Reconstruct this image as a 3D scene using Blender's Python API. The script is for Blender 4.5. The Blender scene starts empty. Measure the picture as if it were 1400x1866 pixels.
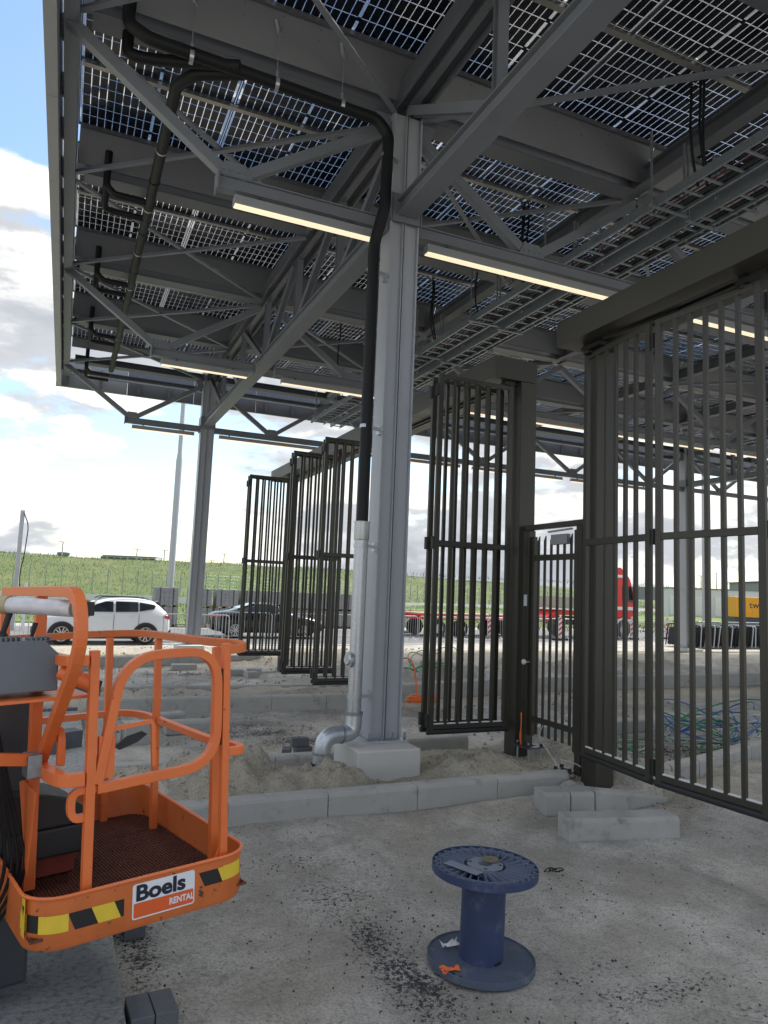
import bpy, bmesh, math, random
import numpy as np
from mathutils import Vector, Matrix, Euler
random.seed(7); RN = np.random.RandomState(11)
SC = bpy.context.scene; COL = SC.collection; PI = math.pi

# ------------------------------------------------------------------ camera, sky, sun, exposure
CAMP = (-3.532, -7.936, 2.105)
cam = bpy.data.objects.new('camera', bpy.data.cameras.new('camera')); COL.objects.link(cam)
_yaw, _pit, _rol = math.radians(23.603), math.radians(6.293), math.radians(2.306)
_f = Vector((math.sin(_yaw)*math.cos(_pit), math.cos(_yaw)*math.cos(_pit), math.sin(_pit)))
_r0 = Vector((math.cos(_yaw), -math.sin(_yaw), 0)); _u0 = _r0.cross(_f)
_r = _r0*math.cos(_rol) + _u0*math.sin(_rol); _u = -_r0*math.sin(_rol) + _u0*math.cos(_rol)
cam.matrix_world = Matrix(((_r.x, _u.x, -_f.x, CAMP[0]), (_r.y, _u.y, -_f.y, CAMP[1]), (_r.z, _u.z, -_f.z, CAMP[2]), (0, 0, 0, 1)))
cam.data.sensor_fit = 'HORIZONTAL'; cam.data.sensor_width = 36.0; cam.data.lens = 33.88
cam.data.clip_start = 0.05; cam.data.clip_end = 3000
SC.camera = cam
SC.view_settings.view_transform = 'Standard'; SC.view_settings.look = 'None'
SC.view_settings.exposure = 2.25; SC.view_settings.gamma = 1.0; SC.view_settings.use_curve_mapping = False
SC.cycles.max_bounces = 7; SC.cycles.diffuse_bounces = 6; SC.cycles.transparent_max_bounces = 14
SC.cycles.use_denoising = True
SUN_EL, SUN_AZ = math.radians(52), math.radians(62)      # azimuth from +Y towards +X
sd = bpy.data.lights.new('sun', 'SUN'); sun = bpy.data.objects.new('sun', sd); COL.objects.link(sun)
sd.energy = 1.25; sd.angle = math.radians(10); sd.color = (1.0, 0.955, 0.88)
sv = Vector((math.sin(SUN_AZ)*math.cos(SUN_EL), math.cos(SUN_AZ)*math.cos(SUN_EL), math.sin(SUN_EL)))
sun.rotation_euler = sv.to_track_quat('Z', 'Y').to_euler()

CLOUD_OFF = (0.3, 9.1, 0.7)
W = bpy.data.worlds.new('World'); SC.world = W; W.use_nodes = True
def build_world():
    nt = W.node_tree; nt.nodes.clear(); N = nt.nodes.new; L = nt.links.new
    out = N('ShaderNodeOutputWorld')
    sky = N('ShaderNodeTexSky'); sky.sky_type = 'NISHITA'; sky.sun_disc = False
    sky.sun_elevation = SUN_EL; sky.sun_rotation = SUN_AZ; sky.air_density = 1.3; sky.dust_density = 0.6; sky.ozone_density = 2.5
    bg = N('ShaderNodeBackground'); bg.inputs[1].default_value = 0.05; L(sky.outputs[0], bg.inputs[0])
    tc = N('ShaderNodeTexCoord'); sep = N('ShaderNodeSeparateXYZ'); L(tc.outputs['Generated'], sep.inputs[0])
    def M(op, a, b=None, c=None, clamp=False):
        m = N('ShaderNodeMath'); m.operation = op; m.use_clamp = clamp
        for i, v in enumerate((a, b, c)):
            if v is None: continue
            if hasattr(v, 'links') or hasattr(v, 'is_linked'): L(v, m.inputs[i])
            else: m.inputs[i].default_value = v
        return m.outputs[0]
    z = M('MAXIMUM', sep.outputs[2], 0.0)
    # cumulus: puffs with lit tops and grey bases; the layer flattens and thickens towards the horizon
    zz = M('ADD', M('MULTIPLY', z, 0.75), 0.34)
    cx = M('DIVIDE', sep.outputs[0], zz); cy = M('DIVIDE', sep.outputs[1], zz)
    cmb = N('ShaderNodeCombineXYZ'); L(cx, cmb.inputs[0]); L(cy, cmb.inputs[1]); L(M('MULTIPLY', z, 4.2), cmb.inputs[2])
    mp = N('ShaderNodeMapping'); mp.inputs['Location'].default_value = CLOUD_OFF; L(cmb.outputs[0], mp.inputs[0])
    def noise(scale, det, rough, off=(0, 0, 0), dist=0.0):
        m2 = N('ShaderNodeMapping'); m2.inputs['Location'].default_value = off; L(mp.outputs[0], m2.inputs[0])
        n = N('ShaderNodeTexNoise'); n.inputs['Scale'].default_value = scale; n.inputs['Detail'].default_value = det
        n.inputs['Roughness'].default_value = rough; n.inputs['Distortion'].default_value = dist
        L(m2.outputs[0], n.inputs['Vector']); return n.outputs[0]
    def ramp(v, a, b):
        r = N('ShaderNodeMapRange'); r.interpolation_type = 'SMOOTHSTEP'; L(v, r.inputs[0])
        r.inputs[1].default_value = a; r.inputs[2].default_value = b; return r.outputs[0]
    def field(off):
        big = noise(0.9, 3, 0.5, off); puff = noise(2.6, 10, 0.58, off)
        return M('ADD', M('MULTIPLY', big, 0.62), M('MULTIPLY', puff, 0.38))
    f1 = M('ADD', field((0, 0, 0)), M('MULTIPLY', ramp(z, 0.52, 0.72), 0.075)); f2 = field((0.0, 0.0, 0.16))
    low = M('MULTIPLY', M('SUBTRACT', 0.34, z), 0.22)
    cover = ramp(M('ADD', f1, M('MAXIMUM', low, -0.015)), 0.485, 0.535)
    thick = ramp(M('ADD', f1, M('MAXIMUM', low, -0.015)), 0.50, 0.66)
    top = ramp(M('SUBTRACT', f1, f2), -0.035, 0.05)
    lit2 = M('ADD', M('MULTIPLY', top, 0.62), M('MULTIPLY', M('SUBTRACT', 1.0, thick), 0.5), clamp=True)
    cr = N('ShaderNodeValToRGB'); L(lit2, cr.inputs[0])
    cr.color_ramp.elements[0].position = 0.05; cr.color_ramp.elements[0].color = (0.40, 0.425, 0.47, 1)
    cr.color_ramp.elements[1].position = 0.95; cr.color_ramp.elements[1].color = (1.06, 1.04, 0.99, 1)
    e = cr.color_ramp.elements.new(0.55); e.color = (0.56, 0.58, 0.61, 1)
    bgc = N('ShaderNodeBackground'); L(cr.outputs[0], bgc.inputs[0]); bgc.inputs[1].default_value = 0.275
    mix = N('ShaderNodeMixShader'); L(cover, mix.inputs[0]); L(bg.outputs[0], mix.inputs[1]); L(bgc.outputs[0], mix.inputs[2])
    L(mix.outputs[0], out.inputs[0])
build_world()

# ------------------------------------------------------------------ materials
MATS = {}
def mat(name, col, rough=0.6, metal=0.0, var=0.0, vscale=4.0, bump=0.0, bscale=40.0, spec=0.5, dirt=None, dscale=3.0, dlo=0.55, dhi=0.7, vdet=6):
    if name in MATS: return MATS[name]
    m = bpy.data.materials.new(name); m.use_nodes = True; nt = m.node_tree; N = nt.nodes.new; L = nt.links.new
    p = nt.nodes['Principled BSDF']; p.inputs['Roughness'].default_value = rough; p.inputs['Metallic'].default_value = metal
    p.inputs['Specular IOR Level'].default_value = spec
    p.inputs['Base Color'].default_value = (*col, 1)
    m.diffuse_color = (*col, 1)
    tc = N('ShaderNodeTexCoord'); geo = N('ShaderNodeNewGeometry'); vec = geo.outputs['Position']
    src = None
    if var > 0:
        n = N('ShaderNodeTexNoise'); n.inputs['Scale'].default_value = vscale; n.inputs['Detail'].default_value = vdet; L(vec, n.inputs['Vector'])
        mx = N('ShaderNodeMix'); mx.data_type = 'RGBA'; L(n.outputs[0], mx.inputs[0])
        mx.inputs[6].default_value = (*[c*(1-var) for c in col], 1); mx.inputs[7].default_value = (*[min(1, c*(1+var)) for c in col], 1)
        src = mx.outputs[2]; L(src, p.inputs['Base Color'])
        r = N('ShaderNodeMapRange'); L(n.outputs[0], r.inputs[0]); r.inputs[3].default_value = max(0.02, rough-0.12); r.inputs[4].default_value = min(1, rough+0.12); L(r.outputs[0], p.inputs['Roughness'])
    if dirt:
        n = N('ShaderNodeTexNoise'); n.inputs['Scale'].default_value = dscale; n.inputs['Detail'].default_value = 10; n.inputs['Roughness'].default_value = 0.65; L(vec, n.inputs['Vector'])
        r = N('ShaderNodeMapRange'); r.interpolation_type = 'SMOOTHSTEP'; L(n.outputs[0], r.inputs[0]); r.inputs[1].default_value = dlo; r.inputs[2].default_value = dhi
        mx = N('ShaderNodeMix'); mx.data_type = 'RGBA'; L(r.outputs[0], mx.inputs[0])
        if src: L(src, mx.inputs[6])
        else: mx.inputs[6].default_value = (*col, 1)
        mx.inputs[7].default_value = (*dirt, 1); src = mx.outputs[2]; L(src, p.inputs['Base Color'])
    if bump > 0:
        n = N('ShaderNodeTexNoise'); n.inputs['Scale'].default_value = bscale; n.inputs['Detail'].default_value = 5; L(vec, n.inputs['Vector'])
        b = N('ShaderNodeBump'); b.inputs['Strength'].default_value = bump; b.inputs['Distance'].default_value = 0.02; L(n.outputs[0], b.inputs['Height']); L(b.outputs[0], p.inputs['Normal'])
    MATS[name] = m; return m
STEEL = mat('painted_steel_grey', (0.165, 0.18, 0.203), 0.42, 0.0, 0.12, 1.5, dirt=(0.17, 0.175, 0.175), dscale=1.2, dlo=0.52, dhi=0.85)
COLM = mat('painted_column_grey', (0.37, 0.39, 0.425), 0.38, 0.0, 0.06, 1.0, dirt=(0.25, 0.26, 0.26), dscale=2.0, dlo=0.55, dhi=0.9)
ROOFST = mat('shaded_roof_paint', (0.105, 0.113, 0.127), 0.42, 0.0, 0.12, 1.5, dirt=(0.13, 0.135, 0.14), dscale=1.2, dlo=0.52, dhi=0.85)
DARKST = mat('dark_steel', (0.045, 0.05, 0.06), 0.45, 0.0, 0.15, 2.0)
GUT = mat('gutter_sheet', (0.145, 0.152, 0.165), 0.38, 0.2, 0.14, 0.8, bump=0.05, bscale=3)
FASC = mat('fascia_sheet', (0.30, 0.31, 0.32), 0.45, 0.2, 0.06, 1.0)
ALU = mat('aluminium_rail', (0.42, 0.41, 0.37), 0.4, 0.8, 0.1, 3)
GALV = mat('galvanised_zinc', (0.48, 0.51, 0.54), 0.34, 0.75, 0.25, 45, bump=0.05, bscale=60, vdet=3)
GALVD = mat('galvanised_tray', (0.26, 0.29, 0.31), 0.42, 0.6, 0.4, 35, vdet=3)
PIPE = mat('black_pipe', (0.010, 0.011, 0.012), 0.5, 0.0, 0.2, 6, spec=0.25)
RUBBER = mat('black_rubber', (0.018, 0.019, 0.021), 0.6, 0.0, 0.2, 20, bump=0.05)
OLIVE = mat('olive_gate_paint', (0.043, 0.041, 0.032), 0.38, 0.15, 0.12, 2.0)
OLIVED = mat('dark_gate_plastic', (0.012, 0.012, 0.013), 0.5, 0.0)
FRAME = mat('panel_frame_black', (0.02, 0.02, 0.022), 0.4, 0.5)
CELL = mat('solar_cell', (0.006, 0.008, 0.016), 0.28, 0.0, 0.3, 1.3, spec=0.4)
CONC = mat('concrete_grey', (0.385, 0.378, 0.355), 0.85, 0, 0.12, 6, bump=0.25, bscale=90, dirt=(0.20, 0.195, 0.18), dscale=5, dlo=0.52, dhi=0.78)
CONCL = mat('concrete_light', (0.56, 0.55, 0.52), 0.8, 0, 0.07, 3, bump=0.12, bscale=60, dirt=(0.33, 0.31, 0.27), dscale=2.5, dlo=0.58, dhi=0.85)
BRICKM = mat('paver_dark', (0.11, 0.115, 0.13), 0.85, 0, 0.25, 14, bump=0.3, bscale=120)
PAVER = mat('paver_grey', (0.27, 0.275, 0.28), 0.85, 0, 0.2, 5, bump=0.2, bscale=50)
ORANGE = mat('orange_paint', (0.74, 0.17, 0.042), 0.42, 0, 0.10, 6, dirt=(0.13, 0.055, 0.03), dscale=22, dlo=0.66, dhi=0.69)
ORANGED = mat('orange_paint_worn', (0.60, 0.15, 0.035), 0.5, 0, 0.22, 9, dirt=(0.09, 0.045, 0.03), dscale=16, dlo=0.63, dhi=0.66)
GRATE = mat('rusty_grating', (0.135, 0.045, 0.025), 0.75, 0.2, 0.4, 12)
GREYPL = mat('grey_plastic', (0.13, 0.15, 0.175), 0.5, 0, 0.1, 8, bump=0.05, bscale=200)
BLUE = mat('blue_reel_plastic', (0.030, 0.048, 0.115), 0.5, 0, 0.25, 9, dirt=(0.17, 0.18, 0.21), dscale=9, dlo=0.52, dhi=0.85)
BLUEG = mat('dusty_reel_plastic', (0.075, 0.096, 0.145), 0.7, 0, 0.2, 8, dirt=(0.20, 0.20, 0.21), dscale=6, dlo=0.5, dhi=0.8)
WHITEP = mat('white_car_paint', (0.66, 0.69, 0.74), 0.25, 0, 0.0)
BLACKP = mat('black_car_paint', (0.012, 0.013, 0.016), 0.15, 0, 0.0)
REDP = mat('red_truck_paint', (0.62, 0.025, 0.02), 0.3, 0, 0.05, 2)
DGLASS = mat('dark_window_glass', (0.02, 0.025, 0.03), 0.06, 0, 0.0, spec=0.8)
TYRE = mat('tyre_rubber', (0.015, 0.015, 0.016), 0.8)
RIM = mat('alloy_rim', (0.5, 0.51, 0.53), 0.3, 0.9)
CLAD = mat('black_cladding', (0.02, 0.021, 0.023), 0.6)
LAMPR = mat('red_lens', (0.5, 0.02, 0.02), 0.2)
WHITE = mat('white_paint', (0.72, 0.73, 0.74), 0.5, 0, 0.04)
OFFW = mat('off_white_panel', (0.62, 0.64, 0.66), 0.6, 0, 0.05, 1)
REDM = mat('red_marking', (0.55, 0.04, 0.05), 0.5)
YEL = mat('yellow_marking', (0.74, 0.52, 0.04), 0.5, 0, 0.1, 20)
BLK = mat('black_marking', (0.012, 0.012, 0.013), 0.5)
YELC = mat('yellow_orange_container', (0.72, 0.33, 0.01), 0.5, 0, 0.05, 1)
NAVY = mat('navy_lettering', (0.01, 0.012, 0.03), 0.5)
STOR = mat('sticker_orange', (0.70, 0.11, 0.02), 0.45)
STWH = mat('sticker_white', (0.72, 0.74, 0.78), 0.45, 0, 0.03, 30)
CORO = mat('orange_cable', (0.80, 0.17, 0.03), 0.5)
CGRN = mat('green_cable', (0.03, 0.24, 0.12), 0.5)
CGRY = mat('grey_cable', (0.42, 0.44, 0.43), 0.5)
CBLU = mat('blue_cable', (0.05, 0.12, 0.42), 0.5)
BARR = mat('barrier_galvanised', (0.42, 0.44, 0.46), 0.4, 0.6)
GREYB = mat('grey_building', (0.20, 0.215, 0.23), 0.6, 0, 0.05, .2)
GRASSB = mat('grass_blade', (0.085, 0.12, 0.032), 0.7, 0, 0.35, 0.6)
MASTM = mat('mast_grey', (0.42, 0.44, 0.45), 0.5, 0.2)
BRASS = mat('rusty_disc', (0.28, 0.23, 0.15), 0.5, 0.5, 0.3, 60)
def emis(name, col, s):
    m = bpy.data.materials.new(name); m.use_nodes = True; p = m.node_tree.nodes['Principled BSDF']
    p.inputs['Base Color'].default_value = (0.8, 0.75, 0.6, 1); p.inputs['Emission Color'].default_value = (*col, 1); p.inputs['Emission Strength'].default_value = s
    return m
LED = emis('warm_light_diffuser', (1.0, 0.79, 0.52), 0.20)
def thin_glass(name, tint, gloss=0.1):
    m = bpy.data.materials.new(name); m.use_nodes = True; nt = m.node_tree; nt.nodes.clear(); N = nt.nodes.new; L = nt.links.new
    o = N('ShaderNodeOutputMaterial'); t = N('ShaderNodeBsdfTransparent'); t.inputs[0].default_value = (*tint, 1)
    g = N('ShaderNodeBsdfGlossy'); g.inputs['Roughness'].default_value = 0.05; g.inputs[0].default_value = (1, 1, 1, 1)
    fr = N('ShaderNodeFresnel'); fr.inputs[0].default_value = 1.45
    ml = N('ShaderNodeMath'); ml.operation = 'MULTIPLY'; L(fr.outputs[0], ml.inputs[0]); ml.inputs[1].default_value = gloss*10
    mx = N('ShaderNodeMixShader'); L(ml.outputs[0], mx.inputs[0]); L(t.outputs[0], mx.inputs[1]); L(g.outputs[0], mx.inputs[2]); L(mx.outputs[0], o.inputs[0])
    return m
PGLASS = thin_glass('panel_glass', (0.93, 0.95, 0.97), 0.08)

# ------------------------------------------------------------------ mesh helpers
class MB:
    def __init__(s): s.v = []; s.f = []; s.m = []
    def add(s, vs, fs, mi=0):
        b = len(s.v); s.v += [tuple(v) for v in vs]; s.f += [tuple(b+i for i in f) for f in fs]; s.m += [mi]*len(fs); return s
    def box(s, x0, x1, y0, y1, z0, z1, mi=0):
        vs = [(x, y, z) for z in (z0, z1) for y in (y0, y1) for x in (x0, x1)]
        return s.add(vs, [(0, 2, 3, 1), (4, 5, 7, 6), (0, 1, 5, 4), (2, 6, 7, 3), (0, 4, 6, 2), (1, 3, 7, 5)], mi)
    def beam(s, p0, p1, w, h, up=(0, 0, 1), mi=0):
        p0 = Vector(p0); p1 = Vector(p1); d = (p1-p0).normalized(); up = Vector(up)
        if abs(d.dot(up)) > 0.98: up = Vector((0, 1, 0))
        sd = d.cross(up).normalized(); u = sd.cross(d).normalized()
        vs = []
        for p in (p0, p1):
            for a, b in ((-1, -1), (1, -1), (1, 1), (-1, 1)): vs.append(p + sd*a*w/2 + u*b*h/2)
        return s.add(vs, [(0, 1, 2, 3), (7, 6, 5, 4), (0, 4, 5, 1), (1, 5, 6, 2), (2, 6, 7, 3), (3, 7, 4, 0)], mi)
    def tube(s, pts, r, n=8, caps=True, mi=0, square=False, closed=False, flat=None):
        pts = [Vector(p) for p in pts]; k = len(pts); rings = []
        up = None
        for i, p in enumerate(pts):
            if closed: d = (pts[(i+1) % k]-pts[i-1]).normalized()
            elif i == 0: d = (pts[1]-pts[0]).normalized()
            elif i == k-1: d = (pts[-1]-pts[-2]).normalized()
            else: d = ((pts[i+1]-p).normalized() + (p-pts[i-1]).normalized()).normalized()
            if up is None:
                up = Vector(flat) if flat else (Vector((0, 0, 1)) if abs(d.z) < 0.9 else Vector((0, 1, 0)))
            a = d.cross(up)
            if a.length < 1e-4: a = d.cross(Vector((1, 0, 0)))
            a.normalize(); b = a.cross(d).normalized()
            if not flat: up = b
            rr = r[i] if isinstance(r, (list, tuple)) else r
            ring = []
            for j in range(n):
                t = 2*PI*(j+(0.5 if square else 0))/n
                q = rr*(1.4142 if square else 1)
                ring.append(p + a*math.cos(t)*q + b*math.sin(t)*q)
            rings.append(ring)
        vs = [v for rg in rings for v in rg]; fs = []
        for i in range(k if closed else k-1):
            for j in range(n):
                i2 = (i+1) % k
                fs.append((i*n+j, i*n+(j+1) % n, i2*n+(j+1) % n, i2*n+j))
        if caps and not closed:
            fs.append(tuple(reversed(range(n)))); fs.append(tuple((k-1)*n+j for j in range(n)))
        return s.add(vs, fs, mi)
    def disc_ring(s, c, r0, r1, z0, z1, n=32, mi=0):     # ring (or disc when r0=0) about z
        cx, cy = c; vs = []; fs = []
        if r0 <= 0:
            for z in (z0, z1): vs += [(cx+r1*math.cos(2*PI*i/n), cy+r1*math.sin(2*PI*i/n), z) for i in range(n)]
            fs = [tuple(reversed(range(n))), tuple(range(n, 2*n))] + [(i, (i+1) % n, n+(i+1) % n, n+i) for i in range(n)]
        else:
            for z in (z0, z1):
                for r in (r0, r1): vs += [(cx+r*math.cos(2*PI*i/n), cy+r*math.sin(2*PI*i/n), z) for i in range(n)]
            for i in range(n):
                j = (i+1) % n
                fs += [(i, n+i, n+j, j)[::-1], (2*n+i, 3*n+i, 3*n+j, 2*n+j), (n+i, n+j, 3*n+j, 3*n+i), (i, j, 2*n+j, 2*n+i)[::-1]]
        return s.add(vs, fs, mi)
    def prism(s, poly, a0, a1, axis='y', mi=0):           # poly of 2-D points extruded along an axis
        n = len(poly)
        def P(p, t): return {'y': (p[0], t, p[1]), 'x': (t, p[0], p[1]), 'z': (p[0], p[1], t)}[axis]
        vs = [P(p, a0) for p in poly] + [P(p, a1) for p in poly]
        fs = [tuple(range(n)), tuple(reversed(range(n, 2*n)))] + [(i, n+i, n+(i+1) % n, (i+1) % n) for i in range(n)]
        return s.add(vs, fs, mi)
    def mesh(s, name, smooth=False):
        me = bpy.data.meshes.new(name); me.from_pydata([tuple(v) for v in s.v], [], s.f)
        if any(s.m): me.polygons.foreach_set('material_index', s.m)
        me.validate(); bm = bmesh.new(); bm.from_mesh(me); bmesh.ops.recalc_face_normals(bm, faces=bm.faces); bm.to_mesh(me); bm.free()
        if smooth: me.shade_smooth() if hasattr(me, 'shade_smooth') else me.polygons.foreach_set('use_smooth', [True]*len(me.polygons))
        return me
def wloc(o):
    v = Vector((0, 0, 0))
    while o is not None: v += o.location; o = o.parent
    return v
def obj(name, mb, m, parent=None, smooth=False, bevel=0.0, loc=None, local=False, rot=None, auto=True):
    me = mb if isinstance(mb, bpy.types.Mesh) else mb.mesh(name, smooth)
    for mm in (m if isinstance(m, (list, tuple)) else [m]):
        if not isinstance(mb, bpy.types.Mesh) or len(me.materials) == 0: me.materials.append(mm)
    o = bpy.data.objects.new(name, me); COL.objects.link(o)
    if parent is not None:
        o.parent = parent
        if not local: o.location = -wloc(parent)
    if loc is not None: o.location = loc
    if rot is not None: o.rotation_euler = rot
    if bevel > 0:
        b = o.modifiers.new('bevel', 'BEVEL'); b.width = bevel; b.segments = 2; b.limit_method = 'ANGLE'; b.angle_limit = math.radians(40)
    if smooth and auto:
        e = o.modifiers.new('split', 'EDGE_SPLIT'); e.split_angle = math.radians(40)
    return o
def tag(o, label=None, cat=None, group=None, kind=None):
    if label: o['label'] = label
    if cat: o['category'] = cat
    if group: o['group'] = group
    if kind: o['kind'] = kind
    return o
def thing(name, label, cat, loc=(0, 0, 0), rot=(0, 0, 0), group=None):
    o = bpy.data.objects.new(name, None); COL.objects.link(o); o.location = loc; o.rotation_euler = rot; o.empty_display_size = 0.2
    return tag(o, label, cat, group)
def dup(o, parent=None, loc=None, rot=None, label=None):
    c = o.copy(); COL.objects.link(c)
    if parent is not None: c.parent = parent
    if loc is not None: c.location = loc
    if rot is not None: c.rotation_euler = rot
    if label: c['label'] = label
    for ch in list(o.children): dup(ch, c)
    return c

# ------------------------------------------------------------------ vectorised noise
def _h(ix, iy, s):
    n = (ix.astype(np.int64)*374761393 + iy.astype(np.int64)*668265263 + s*69069) & 0x7fffffff
    n = (n ^ (n >> 13))*1274126177 & 0x7fffffff
    return ((n ^ (n >> 16)) & 0xffff)/65535.0
def vnoise(x, y, s=0):
    x = np.asarray(x, float); y = np.asarray(y, float)
    ix = np.floor(x); iy = np.floor(y); fx = x-ix; fy = y-iy; fx = fx*fx*(3-2*fx); fy = fy*fy*(3-2*fy)
    a = _h(ix, iy, s); b = _h(ix+1, iy, s); c = _h(ix, iy+1, s); d = _h(ix+1, iy+1, s)
    return (a*(1-fx)+b*fx)*(1-fy) + (c*(1-fx)+d*fx)*fy
def fbm(x, y, oct=5, s=0, g=0.5):
    t = 0; a = 1; n = 0
    for i in range(oct): t = t + a*vnoise(x*2**i+i*7.3, y*2**i+i*3.1, s+i); n += a; a *= g
    return t/n
def S(a, b, v):
    t = np.clip((v-a)/(b-a), 0, 1); return t*t*(3-2*t)
def mound(x, y, cx, cy, rx, ry, h, rot=0):
    c, s = math.cos(rot), math.sin(rot); u = ((x-cx)*c+(y-cy)*s)/rx; v = (-(x-cx)*s+(y-cy)*c)/ry
    return h*np.exp(-(u*u+v*v)*1.3)
def H(x, y):
    x = np.asarray(x, float); y = np.asarray(y, float)
    z = 0.0*x
    isl = S(-1.42, -1.30, y)*(1-S(0.45, 0.6, y))*(1-S(1.45, 2.1, x))*S(-3.15, -3.0, x)
    z = z + 0.07*isl + 0.10*isl*S(-.9, -1.6, x)
    z = z + S(1.7, 2.3, x)*S(-2.3, -1.4, y)*(1-S(0.4, 1.4, y))*(1-S(2.9, 3.3, x))*0.16
    m = mound(x, y, -1.85, -0.66, 1.0, 0.50, 0.30) + mound(x, y, -0.86, -0.86, 0.36, 0.28, 0.22) + mound(x, y, -1.0, -1.05, 1.4, 0.18, 0.06) + mound(x, y, 0.75, -0.75, 0.55, 0.45, 0.15)
    m = m + mound(x, y, 1.62, -1.42, 0.20, 0.16, 0.14) + mound(x, y, 2.25, -1.70, 0.40, 0.22, 0.16) + mound(x, y, 2.7, -2.2, 0.6, 0.4, 0.12) + mound(x, y, 1.1, -0.9, 0.5, 0.3, 0.06)
    lump = fbm(x*5.5, y*5.5, 5, 3)
    z = z + m*(0.25+1.5*lump) + np.clip(m*4, 0, 1)*(fbm(x*14, y*14, 3, 61)-.5)*.05
    z = z - 0.03*S(0.6, 1.0, y)
    i2 = S(4.45, 4.62, y)*(1-S(6.3, 6.5, y))*(1-S(1.9, 2.2, x)); z = z + i2*0.17
    i2r = S(6.55, 6.8, y)*(1-S(12.9, 13.2, y))*S(2.4, 2.8, x); z = z + i2r*0.14
    i3 = S(11.5, 11.7, y)*(1-S(15.0, 16.0, y)); z = z + i3*0.19
    ridg = fbm(x*1.2, y*4.0, 4, 9); z = z + S(6.8, 7.4, y)*(1-S(10.8, 11.4, y))*S(2.6, 3.2, x)*np.maximum(0, ridg-0.5)*0.9
    z = z + S(-2.05, -1.50, y)*(1-S(-1.46, -1.40, y))*(0.03+.05*S(-.8, 1.5, x)) + S(.35, .8, x)*S(-1.34, -1.25, y)*(1-S(.2, .5, y))*.11
    pit = S(3.0, 3.4, x)*(1-S(9.5, 11, x))*S(-1.0, -0.6, y)*(1-S(1.2, 1.45, y)); z = z - 0.22*pit + pit*0.25*(fbm(x*3, y*3, 4, 21)-0.35)
    mid = S(-3.1, -3.0, x)*(1-S(15, 17, y))
    z = z + (fbm(x*0.7, y*0.7, 3, 5)-0.5)*0.05*(1-S(15, 17, y))
    soft = np.clip(isl + i2 + i3 + S(1.5, 2.1, x)*S(-2.6, -1.8, y), 0, 1)*(1-S(15, 16, y))
    z = z + (fbm(x*6, y*6, 4, 31)-0.5)*(0.012+0.05*soft+0.045*np.clip(i2+i3+i2r*.6, 0, 1)) + (fbm(x*1.6, y*1.6, 3, 44)-.5)*.07*S(.8, 1.6, y)*(1-S(15, 17, y))
    z = np.where(y > 16, z*0 - 0.006, z)
    return z

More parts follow.
